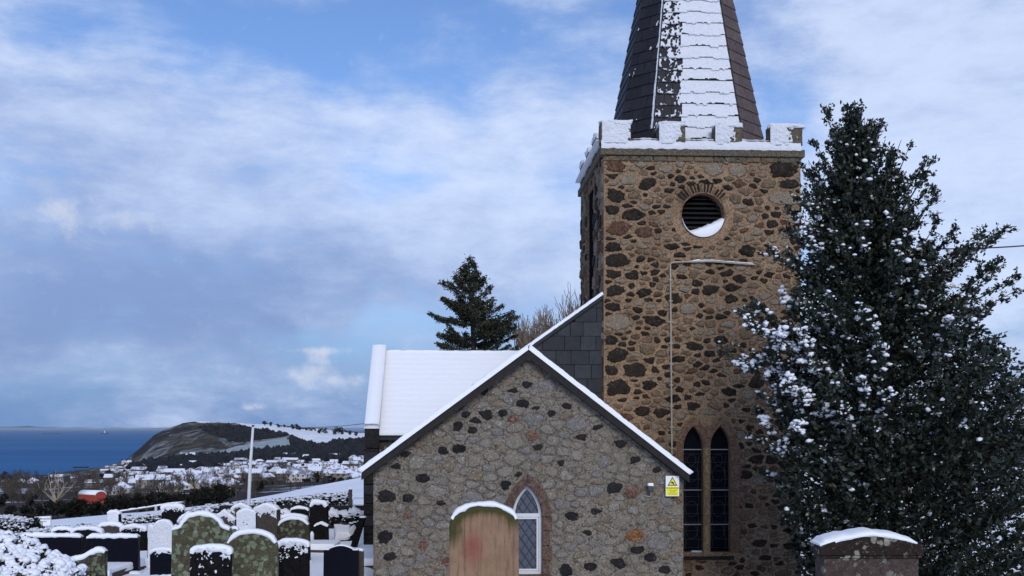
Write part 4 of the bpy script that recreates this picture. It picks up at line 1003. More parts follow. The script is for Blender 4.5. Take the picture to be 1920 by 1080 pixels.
# string course of flat stones just under the cornice
Rm = random.Random(8); x = 0.0
while x < tW - .05:
    w = min(Rm.uniform(.2, .55), tW - x); stone_block([(x + .01, zk0 - .115), (x + w - .01, zk0 - .115), (x + w - .01, zk0 - .012), (x + .01, zk0 - .012)], .02, -.03, .012, Rm.choice([M_PARAPET, M_T[1], M_PARAPET]), 'course_stone', tower); x += w

# ------------------------------------------------------------------ spire
sc_ = tW / 2; zs0 = zk1 - 0.25; hh = 1.55; ch = 0.63; _, zb1 = T.at(1284, 232, sc_ - hh); zap = zb1 + 8.35
def spw(z): return (zap - z) / (zap - zb1)
def octa(z, k=1.0):
    f = spw(z) * k; h = hh * f; c = ch * f
    P8 = [(-h + c, -h), (h - c, -h), (h, -h + c), (h, h - c), (h - c, h), (-h + c, h), (-h, h - c), (-h, -h + c)]
    return [Vector((sc_ + a, sc_ + b, z)) for a, b in P8]
core = B(); o0 = octa(zs0 - .3, .985); core.add(o0 + [Vector((sc_, sc_, zap - .3))], [(i, (i + 1) % 8, 8) for i in range(8)])
spire = core.build('spire', M_SLATE_DARK, tower)
ch_h = 0.262; Rs = random.Random(12); z = zs0; row = 0
_, ztop_vis = T.at(1284, -60, sc_ - hh * .7)
rest = {0: B(), 1: B()}
while z < zap - 1.2:
    a8 = octa(z); b8 = octa(z + ch_h * 1.25)
    vis = z < ztop_vis
    for f in range(8):
        if not vis and f in (3, 4, 5) : pass
        a0, a1, b0, b1 = a8[f], a8[(f + 1) % 8], b8[f], b8[(f + 1) % 8]
        wd = (a1 - a0).length; nrm = (a1 - a0).cross(b0 - a0).normalized()
        if nrm.dot(Vector((a0.x - sc_, a0.y - sc_, 0))) < 0: nrm = -nrm
        ns = max(1, int(round(wd / 0.34))); off = 0.5 if row % 2 else 0.0
        cuts = sorted(set([0.0] + [min(1, max(0, (k + off) / ns)) for k in range(ns + 1)] + [1.0]))
        mt = M_SLATE_LIT if f in (1, 2) else M_SLATE_DARK  # brown right faces lighter than the left: side light put into slate colour
        for c0, c1 in zip(cuts, cuts[1:]):
            if c1 - c0 < 0.04: continue
            g_ = 0.004 / wd; p0, p1 = a0.lerp(a1, c0 + g_), a0.lerp(a1, c1 - g_); p2, p3 = b0.lerp(b1, c1 - g_), b0.lerp(b1, c0 + g_)
            l0 = nrm * (0.022 + Rs.uniform(0, .008)); l1 = nrm * 0.004
            Vq = [p0 + l0, p1 + l0, p2 + l1, p3 + l1, p0, p1, p2 - nrm * .004, p3 - nrm * .004]; Fq = [(0, 1, 2, 3), (0, 4, 5, 1), (1, 5, 6, 2), (3, 7, 4, 0)]
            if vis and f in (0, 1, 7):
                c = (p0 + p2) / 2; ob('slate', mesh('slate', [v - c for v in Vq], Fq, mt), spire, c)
            else: rest[1 if mt is M_SLATE_LIT else 0].add(Vq, Fq)
    z += ch_h; row += 1
for k, mt in ((0, M_SLATE_DARK), (1, M_SLATE_LIT)):
    o = rest[k].build('rear_slates', mt, spire); o['kind'] = 'stuff'
# hip flashing between faces
for f in (0, 1, 7):
    bb = B(); pa = octa(zs0)[f]; bb.tube([pa, Vector((sc_, sc_, zap)).lerp(pa, .08)], .022, 5); bb.build('hip_roll', M_SLATE_DARK, spire)
# snow driven on to the front face, broken along the slate courses
def face_snow(f, cover, thick, seed):
    bb = B(); z = zs0; row = 0
    while z < zap - .9:
        a8 = octa(z - .006); b8 = octa(z + ch_h + .03)
        a0, a1, b0, b1 = a8[f], a8[(f + 1) % 8], b8[f], b8[(f + 1) % 8]; nrm = (a1 - a0).cross(b0 - a0).normalized()
        if nrm.dot(Vector((a0.x - sc_, a0.y - sc_, 0))) < 0: nrm = -nrm
        wd = (a1 - a0).length; nu = max(6, int(wd / .016)); nv2 = 14; grid = {}
        for i in range(nu + 1):
            for j in range(nv2 + 1):
                u = i / nu; v = j / nv2; p = a0.lerp(a1, u).lerp(b0.lerp(b1, u), v)
                cv_ = cover(u, v, z, p)
                if cv_ <= 0: continue
                e = min(1, cv_ * 3)
                th = thick * e * (1.35 - 0.95 * v) * (1 + .30 * nz(p.x * 8 + seed, p.y * 8, p.z * 8) + .30 * nz(p.x * 25, p.y * 25 + seed, p.z * 25))
                if v == 0: p = p + (b0 - a0) * (0.06 * nz(p.x * 14 + seed, row * 3.1, 0))
                q_ = p + nrm * (0.026 + th); grid[(i, j)] = len(bb.v); bb.v.append(tuple(q_))
        for i in range(nu):
            for j in range(nv2):
                ks = [(i, j), (i + 1, j), (i + 1, j + 1), (i, j + 1)]
                if all(k in grid for k in ks): bb.f.append(tuple(grid[k] for k in ks))
            if (i, 0) in grid and (i + 1, 0) in grid:
                k0, k1 = grid[(i, 0)], grid[(i + 1, 0)]; n0 = len(bb.v); bb.v += [tuple(Vector(bb.v[k0]) - nrm * (thick * .9)), tuple(Vector(bb.v[k1]) - nrm * (thick * .9))]; bb.f.append((n0, n0 + 1, k1, k0))
        z += ch_h; row += 1
    o = bb.build('spire_snow', M_SNOWROUGH, spire, True); o['kind'] = 'stuff'; return o
def front_cover(u, v, z, p):
    hi = (z - zb1)
    if u > .985: return -.1
    if u > 0.30 + .05 * nz(p.x * 6, z * 5, 1):
        gp = nz(p.x * 2.6, z * 7.3, 9) + .5 * nz(p.x * 11, z * 13, 5) - .10 * hi + .26
        return -.1 if v < .04 + .22 * max(0, gp) and gp > .05 else .9
    return 0.02 + .9 * nz(p.x * 12, z * 3, v * 1.5) + 1.0 * nz(p.x * 30, v * 6, z * 9) - .5 * v + .20 * hi + .5 * max(0, u - .1)
face_snow(0, front_cover, 0.028, 1.0)
face_snow(7, lambda u, v, z, p: (0.5 if u > 0.94 else -.42 + 0.5 * nz(p.y * 6 + p.x * 4, z * 4, 4) + .8 * nz(p.y * 30, z * 25, 4) - .3 * v) - (0.6 if z < zb1 - .2 else 0), 0.010, 2.0)

# ================================================================== nave behind, with the slate-hung lean-to
N = Facade(690, 25.6, TH, -2.75); ND = 2.35
nave = thing('church_nave', 'snow-roofed church nave with raised gable coping behind the annex', 'building', (N.o.x, N.o.y, -2.75), TH)
nl0, nze = N.at(686, 812); _, nzr = N.at(800, 661, ND)
nR = 7.4; nL = N.at(687, 900)[0]
bb = B(); bb.add([(nL, 0, 0), (nR, 0, 0), (nR, 0, nze), (nL, 0, nze), (nL, 2 * ND, 0), (nL, 2 * ND, nze), (nL, ND, nzr - .05), (nR, 2 * ND, 0), (nR, 2 * ND, nze)], [(0, 1, 2, 3), (0, 3, 6, 5, 4), (4, 5, 8, 7)])
bb.build('wall', stone_mat('nave_dark_stone', (0.045, 0.04, 0.036), (0.055, 0.05, 0.045), (0.10, 0.09, 0.08), (0.35, 0.33, 0.30), 0.25, 6), nave)
rn = B(); sA = N.at(716, 700, ND)[0]; nu, nv2 = 90, 150; Vg = []
for i in range(nu + 1):
    for j in range(nv2 + 1):
        x = sA + (nR - sA) * i / nu; f = j / nv2; y = -.12 + (ND + .12) * f; zz = nze - .02 + (nzr - nze) * f
        zz += .010 * nz(x * 1.2, y * 2, 0) + .005 * nz(x * 4, y * 9, 3) - .012 * ((f * 15 + .12 * nz(x * 2.5, f * 9, 2)) % 1.0) + (.03 if j == nv2 else 0) - (.02 * nz(x * 5, 0, 0) if j == 0 else 0); Vg.append((x, y, zz + .05))
b0 = len(Vg)
for i in range(nu + 1): x = sA + (nR - sA) * i / nu; Vg.append((x, -.11, nze - .05))
rn.add(Vg, [(i * (nv2 + 1) + j, (i + 1) * (nv2 + 1) + j, (i + 1) * (nv2 + 1) + j + 1, i * (nv2 + 1) + j + 1) for i in range(nu) for j in range(nv2)] + [(b0 + i, b0 + i + 1, (i + 1) * (nv2 + 1), i * (nv2 + 1)) for i in range(nu)])
roofn = B().add([(sA, -.10, nze - .09), (nR, -.10, nze - .09), (nR, ND, nzr - .03), (sA, ND, nzr - .03), (sA, 2 * ND + .1, nze - .05), (nR, 2 * ND + .1, nze - .05), (sA, -.10, nze - .16), (nR, -.10, nze - .16)], [(0, 1, 2, 3), (3, 2, 5, 4), (6, 7, 1, 0)]).build('roof', M_SLATE_GREY, nave)
rn.build('roof_snow', M_SNOWROOF, roofn, True)
B().add([(sA, ND, nzr + .06), (nR, ND, nzr + .06), (nR, 2 * ND + .1, nze + .03), (sA, 2 * ND + .1, nze + .03)], [(0, 1, 2, 3)]).build('roof_snow', M_SNOWROOF, roofn)
# raised gable coping
cA0 = N.at(685, 798)[0]; cA1 = N.at(712, 798)[0]; cz0 = N.at(700, 800)[1]; cz1 = N.at(708, 652, ND)[1]
bb = B(); pf = [(-.22, cz0), (ND, cz1), (2 * ND + .22, cz0)]
for x0, x1 in ((cA0, cA1),):
    Vg = [];
    for (y, zz) in pf: Vg += [(x0, y, zz - .02), (x1, y, zz - .02), (x0, y, zz - .40), (x1, y, zz - .40)]
    Fg = []
    for i in range(2):
        a, b = i * 4, i * 4 + 4; Fg += [(a, a + 1, b + 1, b), (a + 2, b + 2, b + 3, a + 3), (a, b, b + 2, a + 2), (a + 1, a + 3, b + 3, b + 1)]
    Fg += [(0, 2, 3, 1), (8, 9, 11, 10)]; bb.add(Vg, Fg)
cop = bb.build('gable_coping', M_SLATE_DARK, nave)
bb = B(); nu = 60
for side_ in (0, 1):
    ys0, ys1 = (-.25, ND) if side_ == 0 else (ND, 2 * ND + .22)
    Vg = []; w7 = [0, .02, .06, .5, .94, .98, 1]; hgt7 = [-.02, .04, .07, .08, .07, .04, -.02]
    for i in range(nu + 1):
        y = ys0 + (ys1 - ys0) * i / nu; f = (y + .22) / (ND + .22) if side_ == 0 else (2 * ND + .22 - y) / (ND + .22); zz = cz0 + (cz1 - cz0) * f
        for a, h in zip(w7, hgt7): Vg.append((cA0 - .012 + (cA1 - cA0 + .024) * a, y - .02, zz + h * (1 + .12 * nz(y * 4, a * 3, 0))))
    bb.add(Vg, [(i * 7 + k, i * 7 + k + 1, (i + 1) * 7 + k + 1, (i + 1) * 7 + k) for i in range(nu) for k in range(6)] + [tuple(range(7))])
bb.build('coping_snow', M_SNOWROOF, cop, True)
# kneeler block, corner pier
bb = B().box(cA0 + .01, cA1 - .01, -.30, .05, cz0 - .48, cz0 - .06); bb.build('kneeler', M_BASALT, nave)
px0 = N.at(684, 900)[0]; px1 = N.at(703, 900)[0]
pier = B().box(px0, px1 + .10, -.35, .02, 0, cz0 - .50).build('corner_pier', M_BASALT, nave)
Rk = random.Random(2); z = .1
while z < cz0 - .75:
    h = Rk.uniform(.16, .28); stone_block([(px0 + .01, z), (px1 + .09, z), (px1 + .09, z + h - .02), (px0 + .01, z + h - .02)], -.34, -.38, .012, Rk.choice([M_BASALT, M_BASALT, M_SLATE_DARK]), 'pier_stone', pier); z += h
# slate-hung half gable between tower and nave
tl = [T.at(1131, 552, .12), T.at(1004, 642, .12)]
dx_ = tl[0][0] - tl[1][0]; dz_ = tl[0][1] - tl[1][1]; e0 = (tl[1][0] - dx_ * .9, tl[1][1] - dz_ * .9)
lean = B().prism([(e0[0], e0[1]), (e0[0], e0[1] - 2.5), (0.0 - .005, e0[1] - 2.5), (-.005, tl[0][1])], .12, 3.6)
lt = thing('slate_lean_to', 'dark slate-hung half gable with snow line leaning on the left of tower', 'building', (T.o.x, T.o.y, -3.7), TH)
ltw = lean.build('wall', M_SLATE_DARK, lt)
zz = tl[0][1]; row = 0; Rl = random.Random(6); sl_h = .292; conv = [(e0[0], e0[1] - 2.5), (-.008, e0[1] - 2.5), (-.008, tl[0][1] - .09), (e0[0], e0[1] - .09)]
zz = tl[0][1] - 3.2
while zz < tl[0][1]:
    x = -.008 - (0 if row % 2 else .0); x = -.008; first = Rl.uniform(.12, .3) if row % 2 else Rl.uniform(.28, .42)
    while x > e0[0]:
        w = first if first else Rl.uniform(.26, .46); first = None
        pl = clip_convex([(x - w + .006, zz), (x - .006, zz), (x - .006, zz + sl_h - .008), (x - w + .006, zz + sl_h - .008)], conv)
        if len(pl) >= 3 and abs(area(pl)) > .004:
            f_ = Rl.uniform(.0, .012); c = Vector((pl[0][0], .10, pl[0][1])); n = len(pl)
            Vq = [Vector((a, .085 - f_ - .012 * (1 - (b - zz) / sl_h), b)) - c for a, b in pl] + [Vector((a, .12, b)) - c for a, b in pl]
            ob('slate', mesh('slate', Vq, [tuple(range(n))] + [(i, i + n, (i + 1) % n + n, (i + 1) % n) for i in range(n)], M_SLATE_GREY), ltw, c)
        x -= w
    zz += sl_h; row += 1
bb = B(); a = Vector((e0[0], .0, e0[1])); b = Vector((-.0, .0, tl[0][1]))
bb.add([(a.x, .03, a.z - .10), (b.x - .01, .03, b.z - .10), (b.x - .01, .03, b.z + .0), (a.x, .03, a.z + .0), (a.x, .12, a.z - .10), (b.x - .01, .12, b.z - .10), (b.x - .01, .12, b.z), (a.x, .12, a.z)], [(0, 1, 2, 3), (0, 4, 5, 1), (3, 2, 6, 7)])
bb.build('verge', M_SLATE_GREY, lt)
bb = B(); Vg = []
for i in range(61):
    p = a.lerp(b, i / 60)
    for y, h in ((.02, -.01), (.015, .035), (.08, .055), (1.5, .06), (3.6, .06)): Vg.append((p.x - .02 * (h > 0), y + .008 * nz(i * .5, 2, 2), p.z + h + .008 * nz(i * .8, y, 1)))
bb.add(Vg, [(i * 5 + k, (i + 1) * 5 + k, (i + 1) * 5 + k + 1, i * 5 + k + 1) for i in range(60) for k in range(4)]); bb.build('roof_snow', M_SNOWROOF, lt, True)

# ================================================================== graveyard
def top_path(kind, w, h):
    """outline of the top edge from left to right; h = full height"""
    c = w / 2; n = 18
    if kind == 'round': return [(-c, h - c * .62)] + [(-c * math.cos(PI * i / n), h - c * .62 + c * .62 * math.sin(PI * i / n)) for i in range(1, n)] + [(c, h - c * .62)]
    if kind == 'low': return [(-c * math.cos(PI * i / n), h - c * .32 + c * .32 * math.sin(PI * i / n)) for i in range(n + 1)]
    if kind == 'flat': return [(-c, h), (c, h)]
    if kind == 'gable': return [(-c, h - c * .42), (-c * .12, h - .01), (c * .12, h - .01), (c, h - c * .42)]
    if kind == 'peak': return [(-c, h - c * .75), (-c * .35, h - c * .3), (0, h), (c * .35, h - c * .3), (c, h - c * .75)]
    if kind == 'slope': return [(-c, h - .16), (-c * .5, h - .13), (0, h - .08), (c * .5, h - .02), (c * .85, h), (c, h - .02)]
    if kind == 'ogee':
        p = [(-c, h - .15), (-c * .93, h - .10), (-c * .84, h - .085), (-c * .74, h - .11), (-c * .66, h - .145)]
        p += [(-c * .60 * math.cos(PI * i / 12), h - .13 + .13 * math.sin(PI * i / 12)) for i in range(1, 12)]
        return p + [(-x, z) for x, z in p[4::-1]]
    if kind == 'scroll':
        p = [(-c, h - c * .50), (-c * .80, h - c * .46), (-c * .72, h - c * .40), (-c * .62, h - c * .25)]
        p += [(-c * .55 * math.cos(PI * i / 12), h - c * .22 + c * .22 * math.sin(PI * i / 12)) for i in range(1, 12)]
        return p + [(-x, z) for x, z in p[3::-1]]
    if kind == 'shoulder': return [(-c, h - .065), (-c * .68, h - .065), (-c * .68, h - .05)] + [(-c * .68 + c * 1.36 * i / 10, h - .05 + .05 * math.sin(PI * i / 10)) for i in range(1, 10)] + [(c * .68, h - .05), (c * .68, h - .065), (c, h - .065)]
def bevel_slab(path, w, y0, y1, bev=0.008, zb=-.25, foot=1.0):
    poly = ccw([(-w / 2 * foot, zb), (w / 2 * foot, zb)] + [(x, z) for x, z in reversed(path)]); n = len(poly)
    cx_, cz_ = 0, sum(p[1] for p in path) / len(path) * .6
    ins = [(x * (1 - bev * 2 / w), z - (bev if z > 0 else 0)) for x, z in poly]
    V = [(x, y0, z) for x, z in ins] + [(x, y0 + bev, z) for x, z in poly] + [(x, y1 - bev, z) for x, z in poly] + [(x, y1, z) for x, z in ins]
    Fc = [tuple(range(n)), tuple(range(4 * n - 1, 3 * n - 1, -1))]
    for r in range(3): Fc += [(r * n + i, (r + 1) * n + i, (r + 1) * n + (i + 1) % n, r * n + (i + 1) % n) for i in range(n)]
    return B().add(V, Fc)
def dust(path, w, y, depth, dens, seed, thick=0.014, base=0.0):
    """snow blown on to a stone's face, thinning downwards in patches"""
    bb = B(); nu = int(w / .011); xs_ = [p[0] for p in path]; zs_ = [p[1] for p in path]; st = .010; nv = int(depth / st); grid = {}
    order = np.argsort(xs_, kind='stable')
    for i in range(nu + 1):
        x = -w / 2 * .985 + w * .985 * i / nu; zt = float(np.interp(x, np.array(xs_)[order], np.array(zs_)[order])) + .005
        for j in range(nv + 1):
            z = zt - j * st; f = j / max(1, nv)
            v = dens * (1 - f) ** .8 + base - .5 + .75 * nz(x * 11 + seed, z * 13, 1) + .75 * nz(x * 34, z * 42 + seed, 2)
            if v < 0 and j > 0: continue
            grid[(i, j)] = len(bb.v); bb.v.append((x, y - .003 - thick * min(1, .3 + max(0, v) * 2) * (1 + .3 * nz(x * 40, z * 40, 0)), z))
    for i in range(nu):
        for j in range(nv):
            ks = [(i, j), (i, j + 1), (i + 1, j + 1), (i + 1, j)]
            if all(k in grid for k in ks): bb.f.append(tuple(grid[k] for k in ks))
    used = sorted({i for f in bb.f for i in f}); rm = {a: k for k, a in enumerate(used)}
    bb.v = [bb.v[i] for i in used]; bb.f = [tuple(rm[i] for i in f) for f in bb.f]
    return bb
GS = []
RH = random.Random(66)
def headstone(label, xl, xr, yt, Y, kind, mat, thick=.11, snow=.05, lean=0.0, tilt=0.0, rz=0.0, dustp=None, drop=.02, foot=1.0, plinth=None, bev=.008, group=None, name='headstone'):
    xc = (xl + xr) / 2; X = (xc - 960) * Y / F; zg = ground(X, Y); w = (xr - xl) * Y / F; h = (803 - yt) * Y / F - zg - snow
    r = thing(name, label, 'headstone', (X, Y, zg), rz, group); r.rotation_euler = (tilt + RH.uniform(-.03, .03), lean + RH.uniform(-.022, .022), rz + RH.uniform(-.06, .06)) if Y > 13 else (tilt, lean, rz)
    path = top_path(kind, w, h); sl = bevel_slab(path, w, -thick / 2, thick / 2, bev, foot=foot).build('slab', mat, r)
    if snow > 0:
        sp = [(x, 0, z - .004) for x, z in path]; sp = sp[2:-2] if kind == 'round' else sp
        bb = B(); snow_ridge(bb, sp, (0, 1, 0), thick / 2 + .012, snow * .95, .025, 8, drop, xc * .37, True, .35, .2); bb.build('snow_cap', M_SNOW, r, True)
    if dustp:
        d = dust(path, w, -thick / 2, dustp[0], dustp[1], xc * .21, base=dustp[2] if len(dustp) > 2 else 0)
        if d.f: d.build('drifted_snow', M_SNOWROUGH, r, True)
    if plinth: bevel_slab([(-w * .62, plinth), (w * .62, plinth)], w * 1.24, -thick * .9, thick * .9, .012).build('plinth', mat, r)
    # little bank of snow at the foot
    bb = B(); snow_ridge(bb, [(-w / 2 - .08, -thick / 2 - .03, -.01), (w / 2 + .08, -thick / 2 - .03, -.01)], (0, 1, 0), .12, .05, .05, 6, 0, xc); bb.build('foot_snow', M_SNOWG, r, True)
    return r
headstone('tan sandstone headstone with mossy arched top, in front of annex window', 843, 973, 937, 12.5, 'round', M_TAN, .16, .042, bev=.014)
headstone('tall lichened headstone with scrolled wavy top capped with snow', 325, 433, 957, 15.5, 'scroll', M_LICHEN, .13, .055, lean=-.012, tilt=-.02, rz=.05, foot=1.05)
headstone('lichen-covered round-topped headstone, pale green, largest of the round ones', 426, 521, 990, 15.0, 'round', M_LICHEN, .12, .05, lean=.01)
headstone('black headstone flecked with blown snow in front of the scrolled stone', 356, 431, 1017, 14.2, 'low', M_GRANITE2, .11, .05, lean=.02, dustp=(.42, .55), drop=.05)
headstone('black headstone with thick snowy upper face right of the lichened round stone', 520, 580, 1008, 16.0, 'low', M_GRANITE2, .11, .05, dustp=(.30, .85), drop=.04)
headstone('round-topped mottled green headstone behind the snowy black one', 522, 582, 966, 21.0, 'round', M_LICHEN2, .12, .05)
headstone('polished navy granite headstone with shouldered top beside the annex wall', 607, 672, 1020, 17.2, 'shoulder', M_GRANITE, .11, .02, drop=0)
headstone('narrow grey-green stone standing against the polished navy granite one', 660, 682, 1027, 17.5, 'flat', M_BROWNSLAB, .10, .03)
headstone('wide black granite headstone with level snowy top', 166, 261, 999, 19.3, 'flat', M_GRANITE, .13, .06, rz=-.03)
headstone('wide dark headstone behind the snow-covered bush', 42, 151, 998, 20.2, 'flat', M_GRANITE, .14, .06, rz=.04, lean=.015)
headstone('dark stone with humped snowy top behind the two wide black stones', 135, 193, 985, 22.5, 'low', M_GRANITE2, .15, .06)
headstone('low lichened gravestone with sloping snowy top next to the snowy bush', 131, 199, 1023, 16.3, 'slope', M_LICHEN2, .13, .06, rz=.1)
headstone('small brown headstone with domed snow above the wide black stone', 187, 229, 977, 25.5, 'low', M_BROWNSLAB, .14, .07)
headstone('dark headstone under thick snow left of the white snow-plastered one', 228, 275, 980, 23.0, 'low', M_GRANITE2, .15, .08, dustp=(.12, .9))
headstone('headstone wholly plastered with white snow, scrolled top', 279, 333, 972, 20.6, 'ogee', M_BROWNSLAB, .12, .05, lean=.03, rz=.12, dustp=(1.05, 2.4, 1.6), foot=1.08)
headstone('small black stone in front of the white snow-plastered one', 283, 328, 1024, 18.6, 'low', M_GRANITE, .12, .05, dustp=(.12, .9))
headstone('dark headstone with tall heap of snow beside the hedge', 306, 345, 942, 27.5, 'low', M_GRANITE2, .2, .10, dustp=(.16, 1.0))
headstone('snow-faced headstone peeping out behind the scrolled stone, left one', 334, 372, 956, 22.0, 'peak', M_BROWNSLAB, .14, .06, dustp=(.20, .9))
headstone('snow-faced brown headstone just right of the scrolled top', 398, 440, 953, 21.5, 'peak', M_BROWNSLAB, .14, .05, dustp=(.2, 1.1))
headstone('snow-faced headstone behind and right of another by the pole foot', 432, 470, 941, 24.0, 'gable', M_BROWNSLAB, .14, .06, dustp=(.25, 1.0))
headstone('narrow pointed headstone white with blown snow below the pole', 446, 482, 950, 20.0, 'gable', M_BROWNSLAB, .12, .04, dustp=(.8, 1.2, .35))
headstone('brown headstone with snowy upper half right of the pole foot', 480, 524, 940, 21.0, 'gable', M_BROWNSLAB, .2, .06, rz=-.1, dustp=(.22, 1.3))
headstone('black round-topped headstone in front of rubble wall', 582, 616, 935, 26.0, 'round', M_GRANITE2, .16, .08, drop=.05)
headstone('small gabled black stone below the round-topped black one', 590, 616, 975, 24.0, 'gable', M_GRANITE2, .16, .05)
headstone('low humped headstone behind the mottled green round one', 522, 577, 962, 23.5, 'low', M_BROWNSLAB, .2, .06, dustp=(.12, 1.2))
headstone('short snow-topped stone left of the wide dark headstones', 100, 140, 985, 26.5, 'low', M_GRANITE2, .2, .08)
headstone('short dark stone between white-plastered and humped stones', 262, 290, 1001, 24.0, 'flat', M_GRANITE2, .14, .05)
headstone('stone with white peak of snow standing out against the road field', 205, 226, 955, 31.0, 'low', M_GRANITE2, .2, .08, dustp=(.4, 1.6, .5))
headstone('small leaning dark stone behind the sloping lichened one', 205, 240, 1003, 21.5, 'low', M_LICHEN2, .12, .04, lean=.05)
headstone('thin mossy stone between the scrolled and big round lichened stones', 430, 450, 985, 18.0, 'round', M_LICHEN2, .1, .03)
headstone('low dark stone at the far right of the humped row by rubble wall', 545, 578, 948, 27.0, 'low', M_GRANITE2, .14, .05)
headstone('short grey stone left of the black round-topped one', 560, 584, 958, 27.5, 'gable', M_BROWNSLAB, .14, .04)
# leaning dark slab
X0 = P(672, 1016, 24.6); zg = ground(X0.x, 24.6)
r = thing('leaning_slab', 'dark narrow slab leaning to the right near the church wall', 'headstone', (X0.x - .10, 24.6, zg)); r.rotation_euler = (0, math.radians(17), 0)
bevel_slab([(-.06, .66), (.06, .70)], .13, -.12, .12, .01).build('slab', M_GRANITE2, r)
bb = B(); snow_ridge(bb, [(-.06, 0, .66), (.06, 0, .70)], (0, 1, 0), .12, .035, .02, 6, .01, 4); bb.build('snow_cap', M_SNOW, r, True)
# small white obelisk marker and fallen slabs
pt = P(585, 1005, 24.8); zg = ground(pt.x, pt.y)
r = thing('snowy_marker', 'small white pointed marker among the snow heaps by black stones', 'headstone', (pt.x, pt.y, zg))
bb = B(); bb.tube([(0, 0, -.1), (0, 0, .22), (0, 0, .30), (0, 0, .36)], [.07, .045, .05, .012], 7); bb.build('marker', M_SNOW, r, True)
for i, (px, py, w, an) in enumerate(((641, 996, .34, .2), (661, 996, .30, -.3))):
    Y = 26.5; pt = P(px, py, Y); zg = ground(pt.x, Y)
    r = thing('fallen_slab', ['broken slab under square block of snow before rubble wall', 'tilted fallen slab striped with snow before rubble wall'][i], 'headstone', (pt.x, Y, zg), an)
    bb = B(); lumpy(bb, (0, 0, .06), (w / 2, .3, .09), .2, .06, 6, i); s_ = bb.build('slab', M_GRANITE2, r); s_.rotation_euler = (0.5, -.5 * (i == 1), 0)
    bb = B(); lumpy(bb, (0, -.02, .20), (w / 2 * 1.02, .24, .12 if i == 0 else .06), .3, .15, 8, i * 4); s2 = bb.build('snow_cap', M_SNOWROUGH, r, True); s2.rotation_euler = (.3, -.5 * (i == 1), 0)
# ledger stones and kerbs under snow
for i, (px, py, Y, w, d, lab) in enumerate(((505, 1001, 22.5, .85, 1.4, 'flat ledger stone under smooth snow behind the big lichened stone'), (604, 1004, 23.5, .62, .8, 'low kerbed grave under snow beside black gabled stone'), (150, 1050, 19.0, 1.6, 1.8, 'snow-covered grave kerb before the wide black headstone'), (255, 1028, 21, .8, 1.4, 'snow-covered ledger between black headstones'), (700, 1000, 20.5, .4, .9, 'snow-covered step beside the annex corner'))):
    pt = P(px, py, Y); zg = ground(pt.x, Y)
    r = thing('ledger_stone', lab, 'grave slab', (pt.x, Y, zg)); B().box(-w / 2, w / 2, -d / 2, d / 2, -.1, .10).build('slab', M_BROWNSLAB, r)
    bb = B(); lumpy(bb, (0, 0, .11), (w / 2 + .03, d / 2 + .03, .07), .25, .12, 10, i * 2.2, 3); bb.build('snow_cap', M_SNOW, r, True)
# monument on the right with pedimented cap
MY = 11.0; mx = (1636 - 960) * (MY - .2) / F; mzg = ground(mx, MY)
mon = thing('stone_monument', 'reddish square monument with low pedimented lichened cap under snow', 'monument', (mx, MY, mzg), -.015)
k = (MY - .20) / F; zt = lambda py: (803 - py) * k - mzg
bb = B(); bb.box(-88 * k, 88 * k, -.17, .17, -.2, zt(1048)); bb.build('shaft', M_LICHENRED, mon)
bb = B(); bb.box(-92 * k, 92 * k, -.185, .185, zt(1047), zt(1042)); bb.build('moulding', M_LICHENBLK, mon)
cap = [(-96 * k, zt(1041)), (96 * k, zt(1041)), (97 * k, zt(1022)), (60 * k, zt(1012)), (0, zt(1003)), (-60 * k, zt(1012)), (-97 * k, zt(1024))]
bb = B().prism(cap, -.20, .20); cp = bb.build('cap', M_LICHENBLK, mon)
bb = B(); snow_ridge(bb, [(-97 * k, 0, zt(1024)), (-60 * k, 0, zt(1013.5)), (-20 * k, 0, zt(1005.5)), (0, 0, zt(1003)), (25 * k, 0, zt(1005.5)), (60 * k, 0, zt(1012.5)), (84 * k, 0, zt(1019))], (0, 1, 0), .205, .050, .03, 12, .010, 2, True, .30, 1.0); bb.build('snow_cap', M_SNOW, cp, True)

# ------------------------------------------------------------------ rubble boundary wall
wl = thing('rubble_wall', 'low dry rubble boundary wall under snow left of the church', 'wall', (P(560, 1000, 30).x, 30, ground(P(560, 1000, 30).x, 30)))
protos = []
for i in range(6):
    bb = B(); lumpy(bb, (0, 0, 0), (1, 1, 1), .45, .28, 4, i * 7.7, 1.3); protos.append([mesh('wall_stone', bb.v, bb.f, m_, True) for m_ in (M_BASALT, M_BROWNSLAB, M_GRANITE2)])
Rw = random.Random(4)
x0w, x1w = P(412, 0, 30).x - wl.location.x, P(700, 0, 30).x - wl.location.x
def wtop(x): return (803 - float(np.interp(x, [x0w, x0w + .9, x1w - 1.0, x1w], [958, 955, 955, 952]))) * 30 / F - wl.location.z - .05
z = .0
while z < 1.0:
    x = x0w
    h = Rw.uniform(.09, .15)
    while x < x1w:
        w = Rw.uniform(.13, .28)
        if z + h < wtop(x):
            o = ob('stone', Rw.choice(Rw.choice(protos)), wl, (x + w / 2, Rw.uniform(-.04, .04), z + h / 2)); o.scale = (w * .54, .2, h * .55); o.rotation_euler = (Rw.uniform(-.2, .2), Rw.uniform(-.15, .15), Rw.uniform(-.2, .2))
        x += w
    z += h * .95
B().box(x0w, x1w, -.05, .15, -.2, .62).build('wall_core', M_BASALT, wl)
bb = B(); x = x0w
snow_ridge(bb, [(x0w + i * .1, .0, wtop(x0w + i * .1) - .08) for i in range(int((x1w - x0w) / .1))], (0, 1, 0), .24, .13, .05, 8, .05, 1, True, .9)
C = []; Rr = []
for i in range(150):
    x = Rw.uniform(x0w, x1w); zz = Rw.uniform(.05, wtop(x)); C.append((x, -.2, zz)); Rr.append(Rw.uniform(.02, .06))
Vb, Fb = blob_field(C, Rr, ICO1, .2, .5)
